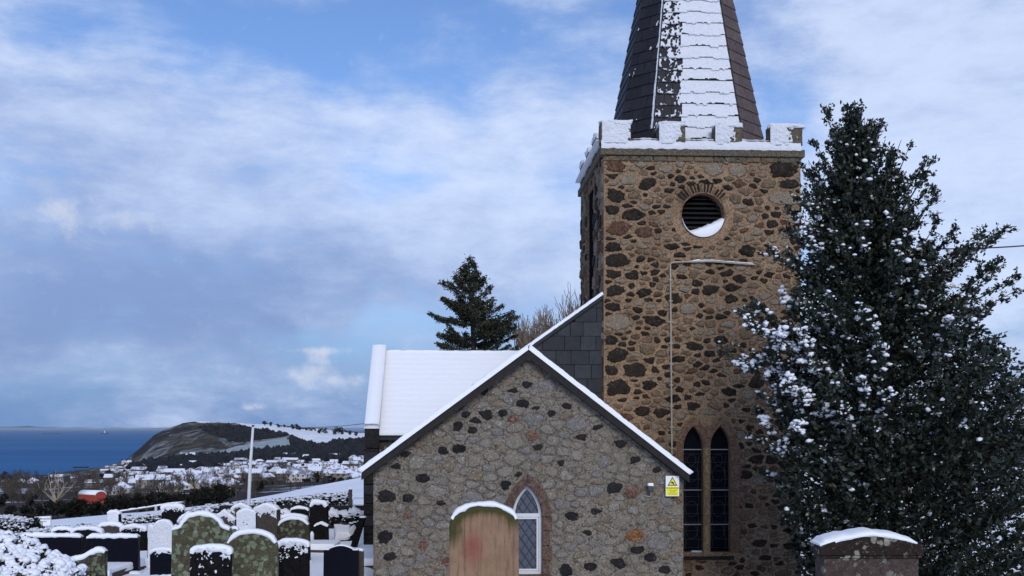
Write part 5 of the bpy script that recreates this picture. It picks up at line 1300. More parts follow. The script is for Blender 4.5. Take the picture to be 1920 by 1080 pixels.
bb.add(Vb, Fb); bb.build('snow_cap', M_SNOWROUGH, wl, True)

# ------------------------------------------------------------------ hedges
def leafy(name, parent, C, size, mat, aspect=.5, up=0): 
    Vv, Ff = leaf_field(C, size, aspect, up); return ob(name, mesh_np(name, Vv, Ff, mat), parent)
def hedge(label, pts, hw, n, nsnow, lsize=.06, snow_r=(.02, .06)):
    """pts: (px, py_top, py_bottom, Y)"""
    a = P(pts[0][0], pts[0][2], pts[0][3]); r = thing('hedge', label, 'hedge', tuple(a)); C = []; Sn = []
    for i in range(n):
        f = random.random() * (len(pts) - 1); k = int(f); u = f - k; q0, q1 = pts[k], pts[min(k + 1, len(pts) - 1)]
        px, yt, yb, Y = [q0[j] * (1 - u) + q1[j] * u for j in range(4)]; yt += 5 * nz(px * .09, 0, 1)
        v = random.random(); wd = hw * (1 - .5 * v * v); dd = random.uniform(-1, 1) * wd
        p = P(px, yb + (yt - yb) * v, Y); p.y += dd; p.x += random.gauss(0, .03); C.append(p - a)
        if i < nsnow:
            p2 = P(px, yt + (yb - yt) * random.random() ** 2.2 * .8, Y); p2.y -= hw * random.uniform(.2, 1.0); Sn.append(p2 - a)
    leafy('foliage', r, [tuple(c) for c in C], rng.uniform(.6, 1.4, len(C)) * lsize, M_HEDGE)
    Vb, Fb = blob_field([tuple(c) for c in Sn], rng.uniform(snow_r[0], snow_r[1], len(Sn)), ICO1, .3, .6); ob('snow', mesh_np('snow', Vb, Fb, M_SNOWROUGH, True), r)
    return r
hedge('clipped dark hedge dusted with snow along the field, right stretch', [(392, 948, 962, 37), (470, 940, 958, 37), (560, 932, 952, 37), (655, 922, 945, 37)], .5, 16000, 900, .07)
hedge('dark hedge dusted with snow along the field, left stretch behind the headstones', [(210, 972, 985, 38), (270, 966, 980, 38), (335, 958, 974, 38), (395, 948, 964, 38)], .5, 9000, 800, .07)
hedge('tangled snowy hedge left of the road sign', [(-30, 968, 1005, 42), (20, 965, 1005, 42), (66, 970, 1003, 42)], .9, 7000, 900, .10)
hedge('low snowy brambles under the road sign', [(60, 992, 1008, 36), (110, 988, 1005, 36), (150, 986, 1003, 36), (215, 978, 1000, 36)], .6, 5000, 700, .08)

# ------------------------------------------------------------------ snow-laden bush in the corner
bx = P(30, 1070, 7.2); zg = ground(bx.x, 7.2)
bush = thing('snowy_bush', 'rounded bush buried in white clumps of snow in the foreground', 'bush', (bx.x, 7.2, zg))
C = []; Rr = []; Lf = []
prof_b = [(-260, 990), (0, 996), (30, 1003), (60, 1012), (90, 1026), (120, 1042), (150, 1062), (172, 1085), (190, 1110)]
for i in range(5200):
    px = random.uniform(-240, 190); yt = float(np.interp(px, [p[0] for p in prof_b], [p[1] for p in prof_b]))
    dep = random.random(); Y = 7.5 - dep * 1.0
    py = yt + 4 + (dep ** 1.3) * 120 + random.gauss(0, 3)
    p = P(px, py, Y)
    if p.z < zg: continue
    p -= Vector(bush.location)
    if nz(px * .045, py * .08, 3) > .10 and random.random() < .9: Lf.append(tuple(p)); continue
    C.append(tuple(p)); Rr.append(random.choice((.009, .013, .017, .022, .028)) * random.uniform(.8, 1.15))
Vb, Fb = blob_field(C, Rr, ICO2, .09, .85); ob('snow', mesh_np('snow', Vb, Fb, M_SNOW, True), bush)
L2 = [(c[0] + random.gauss(0, .03), c[1] + .05 + random.random() * .08, c[2] - .05 - random.random() * .06) for c in C for _ in (0, 1)] + [(c[0] + random.gauss(0, .015), c[1] + random.gauss(0, .02), c[2] - .01 + random.gauss(0, .015)) for c in Lf for _ in (0, 1)]
leafy('foliage', bush, L2, rng.uniform(.03, .06, len(L2)), M_HEDGE, .4)

# ------------------------------------------------------------------ road sign
SY = 50.0; c0 = P(57, 967, SY); kx = SY / F; sp = P(76, 1000, SY); szg = ground(sp.x, SY)
rs = thing('road_sign', 'white arrow-shaped direction sign on two posts beyond the graves', 'sign', (sp.x, SY, szg))
q = lambda px, py: ((px - 76) * kx, (803 - py) * kx - szg)
outl = [q(57.5, 979), q(63.5, 968.5), q(96, 967), q(96, 985.5), q(62, 987.5)]
bb = B().prism(ccw(outl), -.02, .02); pl = bb.build('sign_plate', M_SIGNWHITE, rs)
bor = B()
for i in range(5):
    a, b = outl[i], outl[(i + 1) % 5]; bor.tube([(a[0] * .985, -.024, a[1]), (b[0] * .985, -.024, b[1])], .007, 4)
bor.build('border', M_SIGNBLACK, pl)
flat([q(58.3, 979), q(63.5, 969.5), q(65.2, 969.5), q(60.6, 978.7)], -.026, M_SIGNBLACK, 'chevron', pl); flat([q(58.3, 979), q(60.6, 979), q(63.6, 986.5), q(62, 986.5)], -.026, M_SIGNBLACK, 'chevron', pl)
for tx_, px, py, al in (('Cairncastle', 67, 974.2, 'LEFT'), ('Glenarm', 67, 979.4, 'LEFT'), ('B 148', 67, 985.2, 'LEFT'), ('1', 93.0, 974.0, 'LEFT')):
    x, z = q(px, py); letter(tx_, .145, x, -.027, z, M_SIGNBLUE, pl, 'lettering', al, .96)
for px in (72, 82): x, _ = q(px, 980); B().tube([(x, .045, -.3), (x, .045, q(px, 969)[1])], .025, 8).build('post', M_GREYMETAL, rs)

# ------------------------------------------------------------------ posts, wires, gate, fence
pb = P(464, 950, 33); r = thing('pale_pole', 'tall pale grey pole leaning slightly beside the hedge', 'pole', tuple(pb))
tp = P(474.5, 800, 33) - pb; bb = B(); bb.tube([(0, 0, -.8), tuple(tp * .5), tuple(tp)], [.058, .046, .034], 10); bb.build('shaft', M_POLE, r, True)
bb = B(); bb.tube([tuple(tp), tuple(tp + Vector((0, 0, .05)))], [.042, .04], 8); bb.build('finial', M_LEAD, r)
def wire(label, a, b, sag, rad=.006):
    a = Vector(a); b = Vector(b); n = 24; o = thing('overhead_wire', label, 'wire', tuple(a))
    pts = [a.lerp(b, i / n) - a - Vector((0, 0, sag * 4 * (i / n) * (1 - i / n))) for i in range(n + 1)]
    B().tube(pts, rad, 5).build('cable', M_WIRE, o)
wire('thin overhead wire in front of the sea gap left of the church', P(520, 799.5, 60), P(720, 789, 45), .15, .013)
wire('overhead wire leaving the holly tree to the right', P(1700, 466, 27), P(2100, 440, 27), .12, .018)
# gate and post by the church corner
gp = P(657, 950, 34); r = thing('gate_post', 'dark wooden post at the end of hedge', 'post', (gp.x, 34, gp.z - .3)); bb = B(); bb.box(-.05, .05, -.05, .05, -.2, .3 + 33 * 34 / F); bb.build('post', M_TRUNK, r)
bb = B(); lumpy(bb, (0, 0, .3 + 33 * 34 / F + .02), (.06, .06, .03), .6, .1, 5); bb.build('snow_cap', M_SNOW, r, True)
ga = P(661, 948, 34.5); r = thing('field_gate', 'thin metal field gate between the post and church', 'gate', tuple(ga))
h = 14 * 34.5 / F; bb = B(); bb.tube([(0, 0, -.2), (0, 0, h * .7), (.06, 0, h), (.9, 0, h)], .016, 6); bb.build('frame', M_GREYMETAL, r, True)
for f in (.1, .55): B().tube([(0, 0, h * f - .1), (.9, 0, h * f - .1)], .012, 6).build('rail', M_GREYMETAL, r)
# rail fence at the top of the field, left
fa, fb = P(205, 966, 69), P(345, 945, 69); r = thing('rail_fence', 'dark post and rail fence with snowy rail along the field edge', 'fence', tuple(fa))
for i in range(9):
    p = fa.lerp(fb, i / 8) - fa; B().box(p.x - .07, p.x + .07, -.05, .05, p.z - .6, p.z + .22).build('post', M_GREYMETAL if i == 5 else M_TRUNK, r)
for k, hz in enumerate((.08, -.14)):
    d = fb - fa; B().tube([(0, 0, hz), (d.x, d.y, d.z + hz)], .05, 5).build('rail', M_TRUNK, r)
d = fb - fa; bb = B(); snow_ridge(bb, [(0, 0, .125), (d.x, d.y, d.z + .125)], (0, 1, 0), .06, .09, .2, 6); bb.build('rail_snow', M_SNOW, r, True)

# ================================================================== holly tree
HY = 18.6; hx = (1665 - 960) * HY / F; hzg = ground(hx, HY)
holly = thing('holly_tree', 'large dark evergreen tree with snow-flecked leaves right of the tower', 'tree', (hx, HY, hzg))
EY = [188, 240, 300, 350, 400, 450, 500, 560, 620, 660, 720, 800, 900, 1000, 1090, 1180]
EL_ = [1590, 1556, 1522, 1506, 1470, 1438, 1412, 1388, 1382, 1362, 1405, 1440, 1455, 1478, 1500, 1540]
ER_ = [1612, 1638, 1662, 1680, 1700, 1745, 1790, 1850, 1915, 1965, 2000, 2030, 2045, 2045, 2040, 2020]
kh = HY / F
def env(py): return float(np.interp(py, EY, EL_)), float(np.interp(py, EY, ER_))
def axis(py): return float(np.interp(py, [188, 400, 700, 1180], [1600, 1618, 1665, 1690]))
brs = []; bb = B()
bb.tube([(P(axis(py), py, HY) - Vector(holly.location)) for py in (1230, 1000, 800, 600, 420, 260, 205)], [.17, .14, .11, .08, .05, .025, .01], 7)
for i in range(330):
    py = 195 + (1160 - 195) * random.random() ** .80; l, r_ = env(py); ax = axis(py); ph = random.uniform(0, 2 * PI)
    rad = (r_ - ax if math.cos(ph) > 0 else ax - l); rd = min(rad, (r_ - l) / 2 * 1.05)
    rough = random.uniform(.66, 1.05) + (.16 if random.random() < .12 else 0)
    tip = P(ax, py, HY) + Vector((math.cos(ph) * rad * kh * rough, math.sin(ph) * rd * kh * .85 * rough, 0))
    brs.append((tip, py))
# named leading twigs of the silhouette
for (px, py) in ((1545, 205), (1610, 196), (1652, 222), (1750, 300), (1745, 345), (1690, 262), (1885, 428), (1845, 440), (1800, 436), (1350, 655), (1380, 665), (1400, 600), (1440, 470), (1402, 690), (1905, 545), (1870, 500), (1425, 740), (1440, 830), (1515, 300), (1520, 330), (1470, 560), (1390, 590), (1425, 610), (1720, 320), (1660, 260), (1560, 250), (1640, 240), (1735, 302), (1758, 352), (1705, 275), (1715, 385), (1760, 410), (1790, 432), (1830, 440), (1868, 436), (1840, 505), (1882, 482), (1905, 520), (1820, 470), (1675, 285), (1690, 330), (1530, 270), (1500, 360), (1490, 410), (1740, 455), (1780, 500)):
    brs.append((P(px, py, HY - random.uniform(-.2, .6)), py))
LC = []; LD = []; SC = []; SR = []; hl = Vector(holly.location)
for tip, py in brs:
    base_py = min(1200, py + random.uniform(90, 190)); b0 = P(axis(base_py), base_py, HY); L = (tip - b0).length
    mid_ = b0.lerp(tip, .55) + Vector((0, 0, -.06 * L)); pts = []
    m = 10
    for k in range(m + 1):
        u = k / m; p = (b0 * (1 - u) ** 2 + mid_ * 2 * u * (1 - u) + tip * u * u); pts.append(p - hl)
    bb.tube(pts, [max(.004, .030 * (1 - k / m) + .004) for k in range(m + 1)], 4, False)
    nl_ = int(70 + 190 * min(1.6, L / 1.4)); dirn = (pts[-1] - pts[-3]).normalized()
    # side twigs
    tw = []
    for t_ in range(int(5 + 6 * L)):
        u = random.uniform(.30, 1.0); i0 = min(m - 1, int(u * m)); p = pts[i0].lerp(pts[i0 + 1], u * m - i0)
        d = (dirn + Vector((random.gauss(0, .8), random.gauss(0, .8), random.gauss(.15, .5)))).normalized(); ln = random.uniform(.10, .36) * (1.25 - .6 * u); tw.append((p, d, ln))
        if random.random() < .5: bb.tube([p, p + d * ln], .004, 3, False)
    for t_ in range(nl_):
        p, d, ln = random.choice(tw); v = random.random(); c = p + d * ln * v + Vector((random.gauss(0, .03), random.gauss(0, .03), random.gauss(0, .03))); LC.append(tuple(c)); LD.append(tuple(d))
    bh = random.choice((.08, .25, .6, 1.4, 3.0)); wpx = (tip.x / tip.y * F + 960); wt = math.exp(-((wpx - 1480) / 190) ** 2) * math.exp(-((py - 640) / 240) ** 2) * 2.0 + (.45 * math.exp(-((py - 580) / 200) ** 2)) + .05
    if tip.y > HY + .5: wt *= .25
    for p, d, ln in tw:
        cnt = np.random.default_rng(int(abs(p.x * 1e5)) % 99991).poisson(wt * 1.5 * bh)
        for _ in range(cnt):
            c = p + d * ln * random.uniform(.4, 1.0) + Vector((random.gauss(0, .03), random.gauss(0, .03) - .02, random.gauss(.02, .02))); SC.append(tuple(c)); SR.append(random.choice((.014, .020, .028, .036, .046)) * random.uniform(.7, 1.2))
# inner leaf mass
for i in range(60000):
    py = 230 + 940 * random.random() ** .8; l, r_ = env(py); ax = axis(py); ph = random.uniform(0, 2 * PI); u = math.sqrt(random.random()) * float(np.interp(py, [230, 420, 650, 900], [.34, .50, .74, .97])); rad = (r_ - ax if math.cos(ph) > 0 else ax - l); rd = (r_ - l) / 2
    p = P(ax, py, HY) + Vector((math.cos(ph) * rad * kh * u, math.sin(ph) * rd * kh * .8 * u, 0)) - hl; LC.append(tuple(p)); LD.append((math.cos(ph), math.sin(ph), .2))
bb.build('trunk_and_branches', M_TRUNK, holly, True)
Vv, Ff = leaf_field(LC, np.concatenate([rng.uniform(.05, .095, len(LC) - 60000), rng.uniform(.07, .13, 60000)]), .55, 1.0, np.array(LD)); ob('crown', mesh_np('crown', Vv, Ff, M_HOLLY), holly)
Vb, Fb = blob_field(SC, SR, ICO1, .25, .7); ob('snow', mesh_np('snow', Vb, Fb, M_SNOW, True), holly)
print('holly', len(LC), len(SC))

# ================================================================== conifer behind the nave
CY = 42.0; kx = CY / F; con = thing('conifer_tree', 'dark ragged conifer rising behind the nave roof', 'tree', (P(885, 0, CY).x, CY, ground(P(885, 0, CY).x, CY)))
cl = Vector(con.location); LC = []; bb = B()
bb.tube([P(x, y, CY) - cl for x, y in ((895, 1000), (892, 800), (888, 640), (882, 540), (879, 490))], [.2, .16, .10, .05, .015], 7)
CEY = [484, 510, 545, 575, 600, 630, 660, 720]; CEL = [868, 842, 818, 806, 812, 812, 798, 805]; CER = [890, 910, 932, 950, 968, 978, 985, 988]
def spray(tree_l, b0, tip, n, out, width=.35):
    L = (tip - b0).length
    for _ in range(n):
        u = random.random() ** .7; p = b0.lerp(tip, u) + Vector((0, 0, -.10 * L * math.sin(u * PI))); wd = width * (1 - .55 * u)
        out.append(tuple(p + Vector((random.gauss(0, wd * .6), random.gauss(0, wd * .6), random.gauss(-.05, wd * .42)))))
for i in range(150):
    py = 478 + (720 - 478) * random.random() ** .75; l = float(np.interp(py, CEY, CEL)); r_ = float(np.interp(py, CEY, CER)); ax = 882 + (py - 484) * .05; ph = random.uniform(0, 2 * PI)
    rad = (r_ - ax if math.cos(ph) > 0 else ax - l) * random.choice((.45, .65, .8, .95, 1.2)); rd = (r_ - l) / 2 * random.uniform(.6, 1.0)
    tip = P(ax, py, CY) + Vector((math.cos(ph) * rad * kx, math.sin(ph) * rd * kx, 0)) - cl; b0 = P(ax, py + random.uniform(5, 40), CY) - cl
    bb.tube([b0, b0.lerp(tip, .6) + Vector((0, 0, -.06)), tip], [.03, .018, .006], 4, False); spray(cl, b0.lerp(tip, .25), tip, int(60 + 115 * (tip - b0).length), LC, random.uniform(.10, .26))
bb.build('trunk_and_branches', M_TRUNK, con, True)
Vv, Ff = leaf_field(LC, rng.uniform(.08, .20, len(LC)), .30, .3); ob('crown', mesh_np('crown', Vv, Ff, M_CONIFER), con)

# ------------------------------------------------------------------ bare trees
def bare(bb, p, d, L, rad, depth, R, spread=.55, upb=.15, nchild=(2, 3), minr=.004, sides=4):
    n = 3; pts = [p]; q_ = p; dd = d
    for i in range(n):
        dd = (dd + Vector((R.gauss(0, .14), R.gauss(0, .14), R.gauss(0, .10) + upb * .3))).normalized(); q_ = q_ + dd * (L / n); pts.append(q_)
    bb.tube(pts, [max(minr, rad * (1 - .35 * i / n)) for i in range(n + 1)], sides if depth > 1 else 3, False)
    if depth <= 0: return
    for k in range(R.randint(*nchild) + (1 if depth > 2 else 0)):
        at = pts[-1] if k == 0 else pts[R.randint(1, n)]
        nd = (dd + Vector((R.gauss(0, spread), R.gauss(0, spread), R.gauss(upb, spread * .6)))).normalized(); bare(bb, at, nd, L * R.uniform(.6, .85), rad * .6, depth - 1, R, spread, upb, nchild, minr, sides)
for i, (px, py, Y, L, lab) in enumerate(((1045, 785, 46, 1.5, 'leafless bushy tree behind the church between conifer and tower'), (1012, 785, 48, 1.5, 'lower leafless tree just right of the conifer'), (1082, 785, 47, 1.5, 'leafless tree half hidden behind the tower side'))):
    pt = P(px, py, Y); zg = ground(pt.x, Y); r = thing('bare_tree', lab, 'tree', (pt.x, Y, zg)); R = random.Random(40 + i); H = pt.z - zg
    B().tube([(0, 0, -.2), (.03, 0, H * .5), (0, 0, H + .05)], [.16, .12, .10], 7).build('trunk', M_TWIG, r, True)
    bb = B(); 
    for k in range(11): bare(bb, Vector((0, 0, H * R.uniform(.8, 1.0))), Vector((R.gauss(0, .35), R.gauss(0, .35), 1)).normalized(), L * R.uniform(.8, 1.1), .050, 5, R, .36, .42, (2, 3), .011, 3)
    bb.build('branches', M_TWIGTAN, r)

# ================================================================== the valley: trees, barn, houses
def copy_tree(o, parent=None):
    c = o.copy(); COL.objects.link(c); c.parent = parent
    for ch in o.children: copy_tree(ch, c)
    return c
# pale bare tree at the far left
pt = onland(104, 950, 130); r = thing('pale_bare_tree', 'pale-barked leafless spreading tree at far left of valley', 'tree', tuple(pt)); R = random.Random(77); sc2 = pt.y / F
tr = B(); tr.tube([(0, 0, -1), (0, 0, 10 * sc2)], [3.2 * sc2, 2.6 * sc2], 6); tr.build('trunk', M_TWIGPALE, r, True); bb = B()
for k in range(7): bare(bb, Vector((0, 0, 8 * sc2)), Vector((R.uniform(-1.1, 1.1), R.gauss(0, .5), .75)).normalized(), 20 * sc2 * R.uniform(.8, 1.2), 1.5 * sc2, 3, R, .4, .25, (1, 2), .32 * sc2, 4)
bb.build('branches', M_TWIGPALE, r)
# generic bare trees
BT = []
for v in range(5):
    R = random.Random(200 + v); tb = B(); tb.tube([(0, 0, -.5), (0, 0, 2.2)], [.22, .18], 5); m1 = mesh('trunk', tb.v, tb.f, M_TWIG); bb = B()
    for k in range(4): bare(bb, Vector((0, 0, R.uniform(1.2, 2.2))), Vector((R.gauss(0, .45), R.gauss(0, .45), 1)).normalized(), 2.2, .11, 4, R, .42, .25, (2, 2), .035, 3)
    BT.append((m1, mesh('branches', bb.v, bb.f, M_TWIG)))
ET = []
for v in range(5):
    R = random.Random(300 + v); Cc = []
    for k in range(9):
        cx_, cy_, cz_, rr_ = R.gauss(0, 1.2), R.gauss(0, 1.2), R.uniform(1.2, 5.2), R.uniform(.9, 1.7)
        for _ in range(60):
            d = Vector((R.gauss(0, 1), R.gauss(0, 1), R.gauss(0, 1))).normalized() * rr_ * R.uniform(.6, 1.05); Cc.append((cx_ + d.x, cy_ + d.y, max(.1, cz_ + d.z)))
    Vv, Ff = leaf_field(Cc, rng.uniform(.5, 1.0, len(Cc)), .7); tb = B(); tb.tube([(0, 0, -.5), (0, 0, 3.5)], [.25, .12], 5)
    ET.append((mesh('trunk', tb.v, tb.f, M_TRUNK), mesh_np('crown', Vv, Ff, M_HEDGE)))
def plant(kind, px, py, hpx, label, group, ymin=125, R=random):
    pt = onland(px, py, ymin)
    if pt is None: return None
    src = BT if kind == 'b' else ET; m1, m2 = R.choice(src); s_ = hpx * pt.y / F / (7.5 if kind == 'b' else 6.4)
    r = thing('bare_tree' if kind == 'b' else 'evergreen_tree', label, 'tree', tuple(pt), R.uniform(0, 6), group); r.scale = (s_ * R.uniform(1.0, 1.5), s_ * R.uniform(1.0, 1.4), s_)
    ob('trunk', m1, r); ob('branches' if kind == 'b' else 'crown', m2, r); return r
R = random.Random(91)
for i in range(26):                                            # dark evergreens edging the field
    px = 112 + i * 12 + R.uniform(-5, 5); py = float(np.interp(px, [100, 200, 330, 400], [974, 966, 955, 945])) + R.uniform(-1, 3)
    plant('e', px, py, R.uniform(24, 42), 'dark evergreen bush beyond the field, ' + ('left of the red barn' if px < 140 else 'in front of the red barn' if px < 205 else 'right of the red barn' if px < 300 else 'towards the tall pale pole'), 'evergreens beyond the field', 120, R)
for px, py, h in ((20, 975, 30), (48, 972, 26), (78, 972, 30), (8, 950, 26), (55, 948, 24), (482, 925, 26), (390, 935, 22), (440, 930, 20)):
    plant('e', px, py, h, 'scattered dark evergreen tree between field and village', 'scattered valley evergreens', 120, R)
for i in range(150):
    px = R.uniform(0, 570); py = R.uniform(902, 952) - max(0, px - 330) * .10
    plant('b', px, py, R.uniform(22, 38) * (py - 803) / 130, ('leafless brown tree, ' + ('front' if py > 925 else 'rear') + ' of the thicket, ' + ('far left' if px < 100 else 'near the red barn' if px < 240 else 'middle of valley' if px < 400 else 'around the tall pale pole')), 'bare trees of the valley', 150, R)
# red barn
pt = onland(173, 949, 160); sb_ = pt.y / F
barn = thing('red_barn', 'red round-roofed barn with snow on its curved roof', 'barn', tuple(pt), math.radians(-28))
M_BARN = plain('red_paint', (0.36, 0.055, 0.035), .7, .12, .6, .02); M_BARND = plain('dark_red_paint', (0.22, 0.035, 0.03), .7, .12, .6, .02)
w_, d_, h_ = 44 * sb_, 26 * sb_, 21 * sb_; arc = [(-d_ / 2 * math.cos(PI * i / 12), h_ + d_ * .30 * math.sin(PI * i / 12)) for i in range(13)]
bb = B(); poly = ccw([(-d_ / 2, -2), (d_ / 2, -2)] + arc[::-1]); n = len(poly)
bb.add([(-w_ / 2, x, z) for x, z in poly] + [(w_ / 2, x, z) for x, z in poly], [tuple(range(n)), tuple(range(2 * n - 1, n - 1, -1))] + [(i, i + n, (i + 1) % n + n, (i + 1) % n) for i in range(n)]); bb.build('wall', M_BARN, barn)
bb = B(); a2 = [(x * 1.03, z + .06 * h_) for x, z in arc]; m = 13
bb.add([(-w_ * .515, x, z) for x, z in a2] + [(w_ * .515, x, z) for x, z in a2] + [(-w_ * .515, x, z - .05 * h_) for x, z in arc] + [(w_ * .515, x, z - .05 * h_) for x, z in arc], [(i, i + 1, m + i + 1, m + i) for i in range(m - 1)] + [(i, 2 * m + i, 2 * m + i + 1, i + 1) for i in range(m - 1)] + [(m + i, m + i + 1, 3 * m + i + 1, 3 * m + i) for i in range(m - 1)]); bb.build('roof_snow', M_SNOWFAR, barn, True)
for k in range(9): x = -w_ / 2 + w_ * (k + .5) / 9; B().box(x - .04 * sb_ * 8, x + .04 * sb_ * 8, -d_ / 2 - .05, -d_ / 2 + .02, 0, h_ * .98).build('wall_rib', M_BARND, barn)
B().box(-w_ / 2 - .06, -w_ / 2, -d_ * .22, d_ * .22, -.5, h_ * .75).build('door', M_BARND, barn)
# houses
q = material('house_roof'); n = q.noise(q.pos, .35, 4, .65); M_HROOF = fin(q, q.mix(q.mapr(q.m('ADD', n, q.m('MULTIPLY', q.m('SUBTRACT', q.rand, .5), .25)),   .50, .66, 0, .85), (0.72, 0.75, 0.84), (0.10, 0.10, 0.12)), .8, None, 0, 0, .2)
q = material('house_wall'); n = q.noise(q.pos, .6, 4); M_HOUSE = fin(q, q.mix(q.mapr(n, .3, .7, 0, .3), q.ocol, (0.12, 0.11, 0.10)), .85, None, 0, 0, .2)
M_HWIN = plain('house_window', (0.03, 0.035, 0.05), .25, .1); M_CHIM = plain('chimney_brick', (0.16, 0.09, 0.07), .9, .2, 2)
def house_meshes(w, d, h, rh, hip, rows):
    wl_ = B(); rf_ = B(); sn_ = []
    if hip: wl_.box(-w / 2, w / 2, -d / 2, d / 2, -1.5, h)
    else:
        pr = [(-d / 2, -1.5), (d / 2, -1.5), (d / 2, h), (0, h + rh), (-d / 2, h)]
        wl_.add([(-w / 2, a, b) for a, b in pr] + [(w / 2, a, b) for a, b in pr], [(0, 1, 2, 3, 4), (9, 8, 7, 6, 5)] + [(i, i + 5, (i + 1) % 5 + 5, (i + 1) % 5) for i in range(5)])
    o_ = .35; t = .18; e = w / 2 - (d / 2 if hip else -o_)
    lo = [(-w / 2 - o_, -d / 2 - o_, h - .15), (w / 2 + o_, -d / 2 - o_, h - .15), (w / 2 + o_, d / 2 + o_, h - .15), (-w / 2 - o_, d / 2 + o_, h - .15)]; rg = [(-e, 0, h + rh + t), (e, 0, h + rh + t)]
    up = [(x, y, z + t) for x, y, z in lo]
    rf_.add(lo + up + rg, [(4, 5, 9, 8), (6, 7, 8, 9), (5, 6, 9), (7, 4, 8), (0, 1, 5, 4), (1, 2, 6, 5), (2, 3, 7, 6), (3, 0, 4, 7)])
    wn = []
    nw = max(2, int(w / 3.2))
    for r_ in range(rows):
        for k in range(nw): x = -w / 2 + w * (k + .5) / nw; wn.append((x, 1.0 + r_ * 2.6))
    return mesh('wall', wl_.v, wl_.f, M_HOUSE), mesh('roof', rf_.v, rf_.f, M_HROOF), wn, B().box(-.35, .35, -.3, .3, -.3, 1.3)
HV = [house_meshes(11, 7.5, 2.8, 2.6, False, 1), house_meshes(9, 7.5, 5.2, 2.6, False, 2), house_meshes(13, 8, 2.8, 2.4, True, 1), house_meshes(16, 7.5, 5.0, 2.6, False, 2), house_meshes(9, 8, 3.0, 2.8, True, 1), house_meshes(7.5, 8.5, 5.2, 3.0, False, 2)]
WM = mesh('window', *(lambda b: (b.v, b.f))(B().box(-.55, .55, -.06, .06, 0, 1.15)), M_HWIN); CHM = mesh('chimney', HV[0][3].v, HV[0][3].f, M_CHIM)
def house(px, py, v, rz, colr_, label, group=None, ymin=250, scale=1.0):
    pt = onland(px, py, ymin)
    if pt is None: return
    m1, m2, wn, _ = HV[v]; r = thing('village_house', label, 'house', tuple(pt), rz, group); r.scale = (scale * .74,) * 3
    a = ob('wall', m1, r); a.color = (*colr_, 1); rf_ = ob('roof', m2, r)
    ww, dd, hh_, rr_ = [(11, 7.5, 2.8, 2.6), (9, 7.5, 5.2, 2.6), (13, 8, 2.8, 2.4), (16, 7.5, 5.0, 2.6), (9, 8, 3.0, 2.8), (7.5, 8.5, 5.2, 3.0)][v]
    ob('chimney', CHM, rf_, (ww * .28, 0, hh_ + rr_ - .1))
    for x, z in wn: ob('window', WM, a, (x, -dd / 2 - .03, z))
    return r
R = random.Random(17); placed = []
WALLC = [(.55, .54, .52), (.34, .32, .30), (.42, .38, .30), (.22, .19, .15), (.13, .11, .10), (.16, .11, .09), (.24, .23, .22)]
SPEC = [(317, 922, 2, .25, (.62, .56, .46), 'hip-roofed bungalow with white chimney stack low in the valley, right of red barn', 1.0), (229, 924, 4, .2, (.6, .58, .55), 'snow-roofed house just right of the red barn', 1.0), (210, 928, 0, -.2, (.45, .42, .4), 'low snow-roofed house touching the red barn on its right', .8),
        (232, 871, 5, .5, (.8, .76, .62), 'cream gabled house at the foot of the headland cliff, left one', 1.3), (243, 871, 5, -.3, (.8, .76, .66), 'cream gabled house at the foot of the headland cliff, right one', 1.2), (345, 859, 1, .1, (.86, .86, .84), 'solitary white house high on the headland flank', 1.5), (361, 859, 5, .2, (.86, .86, .84), 'second white house on headland flank, smaller, to the right', 1.2), (418, 886, 3, -.1, (.82, .76, .58), 'long cream house at right end of the middle village row', 1.1),
        (340, 908, 2, .05, (.5, .48, .45), 'broad hipped snowy roof in mid village', 1.1), (400, 893, 2, 0, (.6, .58, .55), 'broad pyramid roofed building in mid village', 1.2), (545, 862, 3, .0, (.35, .25, .2), 'long hall with flat-looking snowy roof above the village', 1.3)]
for px, py, v, rz, c_, lab, sc3 in SPEC: house(px, py, v, rz, c_, lab, None, 250, sc3); placed.append((px, py))
def try_house(px, py, lab, grp, smin=.9, smax=1.15):
    if any(abs(px - a) < 9.5 * (py - 790) / 70 * .8 and abs(py - b) < 3.6 for a, b in placed): return
    placed.append((px, py)); v = R.choice([0, 0, 1, 2, 3, 4, 5]); cw = R.choice(WALLC)
    look = ('pale-walled ' if cw[0] > .4 else 'dark-walled ' if cw[0] < .2 else 'grey-brown ') + ['low gabled', 'two-storey gabled', 'long hip-roofed', 'long two-storey', 'small hip-roofed', 'tall narrow gabled'][v]
    house(px, py, v, R.choice([0, 0, 0, .15, -.2, .3, 1.3]) + R.uniform(-.1, .1), cw, look + ' house ' + lab, grp, 250, R.uniform(smin, smax))
for row, y in enumerate((862, 868, 874, 880, 886, 892, 898, 903)):
    px = 440 + R.uniform(0, 12)
    while px < 712:
        if R.random() < .86 and y > 858 + max(0, (500 - px)) * .12: try_house(px, y + R.uniform(-1.5, 1.5), ('in the upper' if row < 3 else 'in the middle' if row < 6 else 'in the lowest') + ' rows below the wood, ' + ('left part' if px < 530 else 'middle part' if px < 620 else 'by the church'), 'houses in rows below the wood')
        px += R.uniform(13, 25) * (y - 790) / 85
for i in range(150):
    px, py = R.uniform(255, 440), R.uniform(868, 918)
    if py < 880 - (px - 255) * .03 and px < 320: continue
    try_house(px, py, ('among trees in mid valley, ' + ('upper ' if py < 893 else 'lower ') + ('left' if px < 345 else 'right')), 'houses scattered mid valley')
for i in range(60):
    px, py = R.uniform(195, 262), R.uniform(874, 905); try_house(px, py, 'in the cluster under the cliff by the shore', 'houses by the shore', .8, 1.0)
for i in range(9):
    px, py = R.uniform(10, 190), R.uniform(899, 915); try_house(px, py, 'at far left by the sea', 'houses at left by the sea', .8, 1.0)
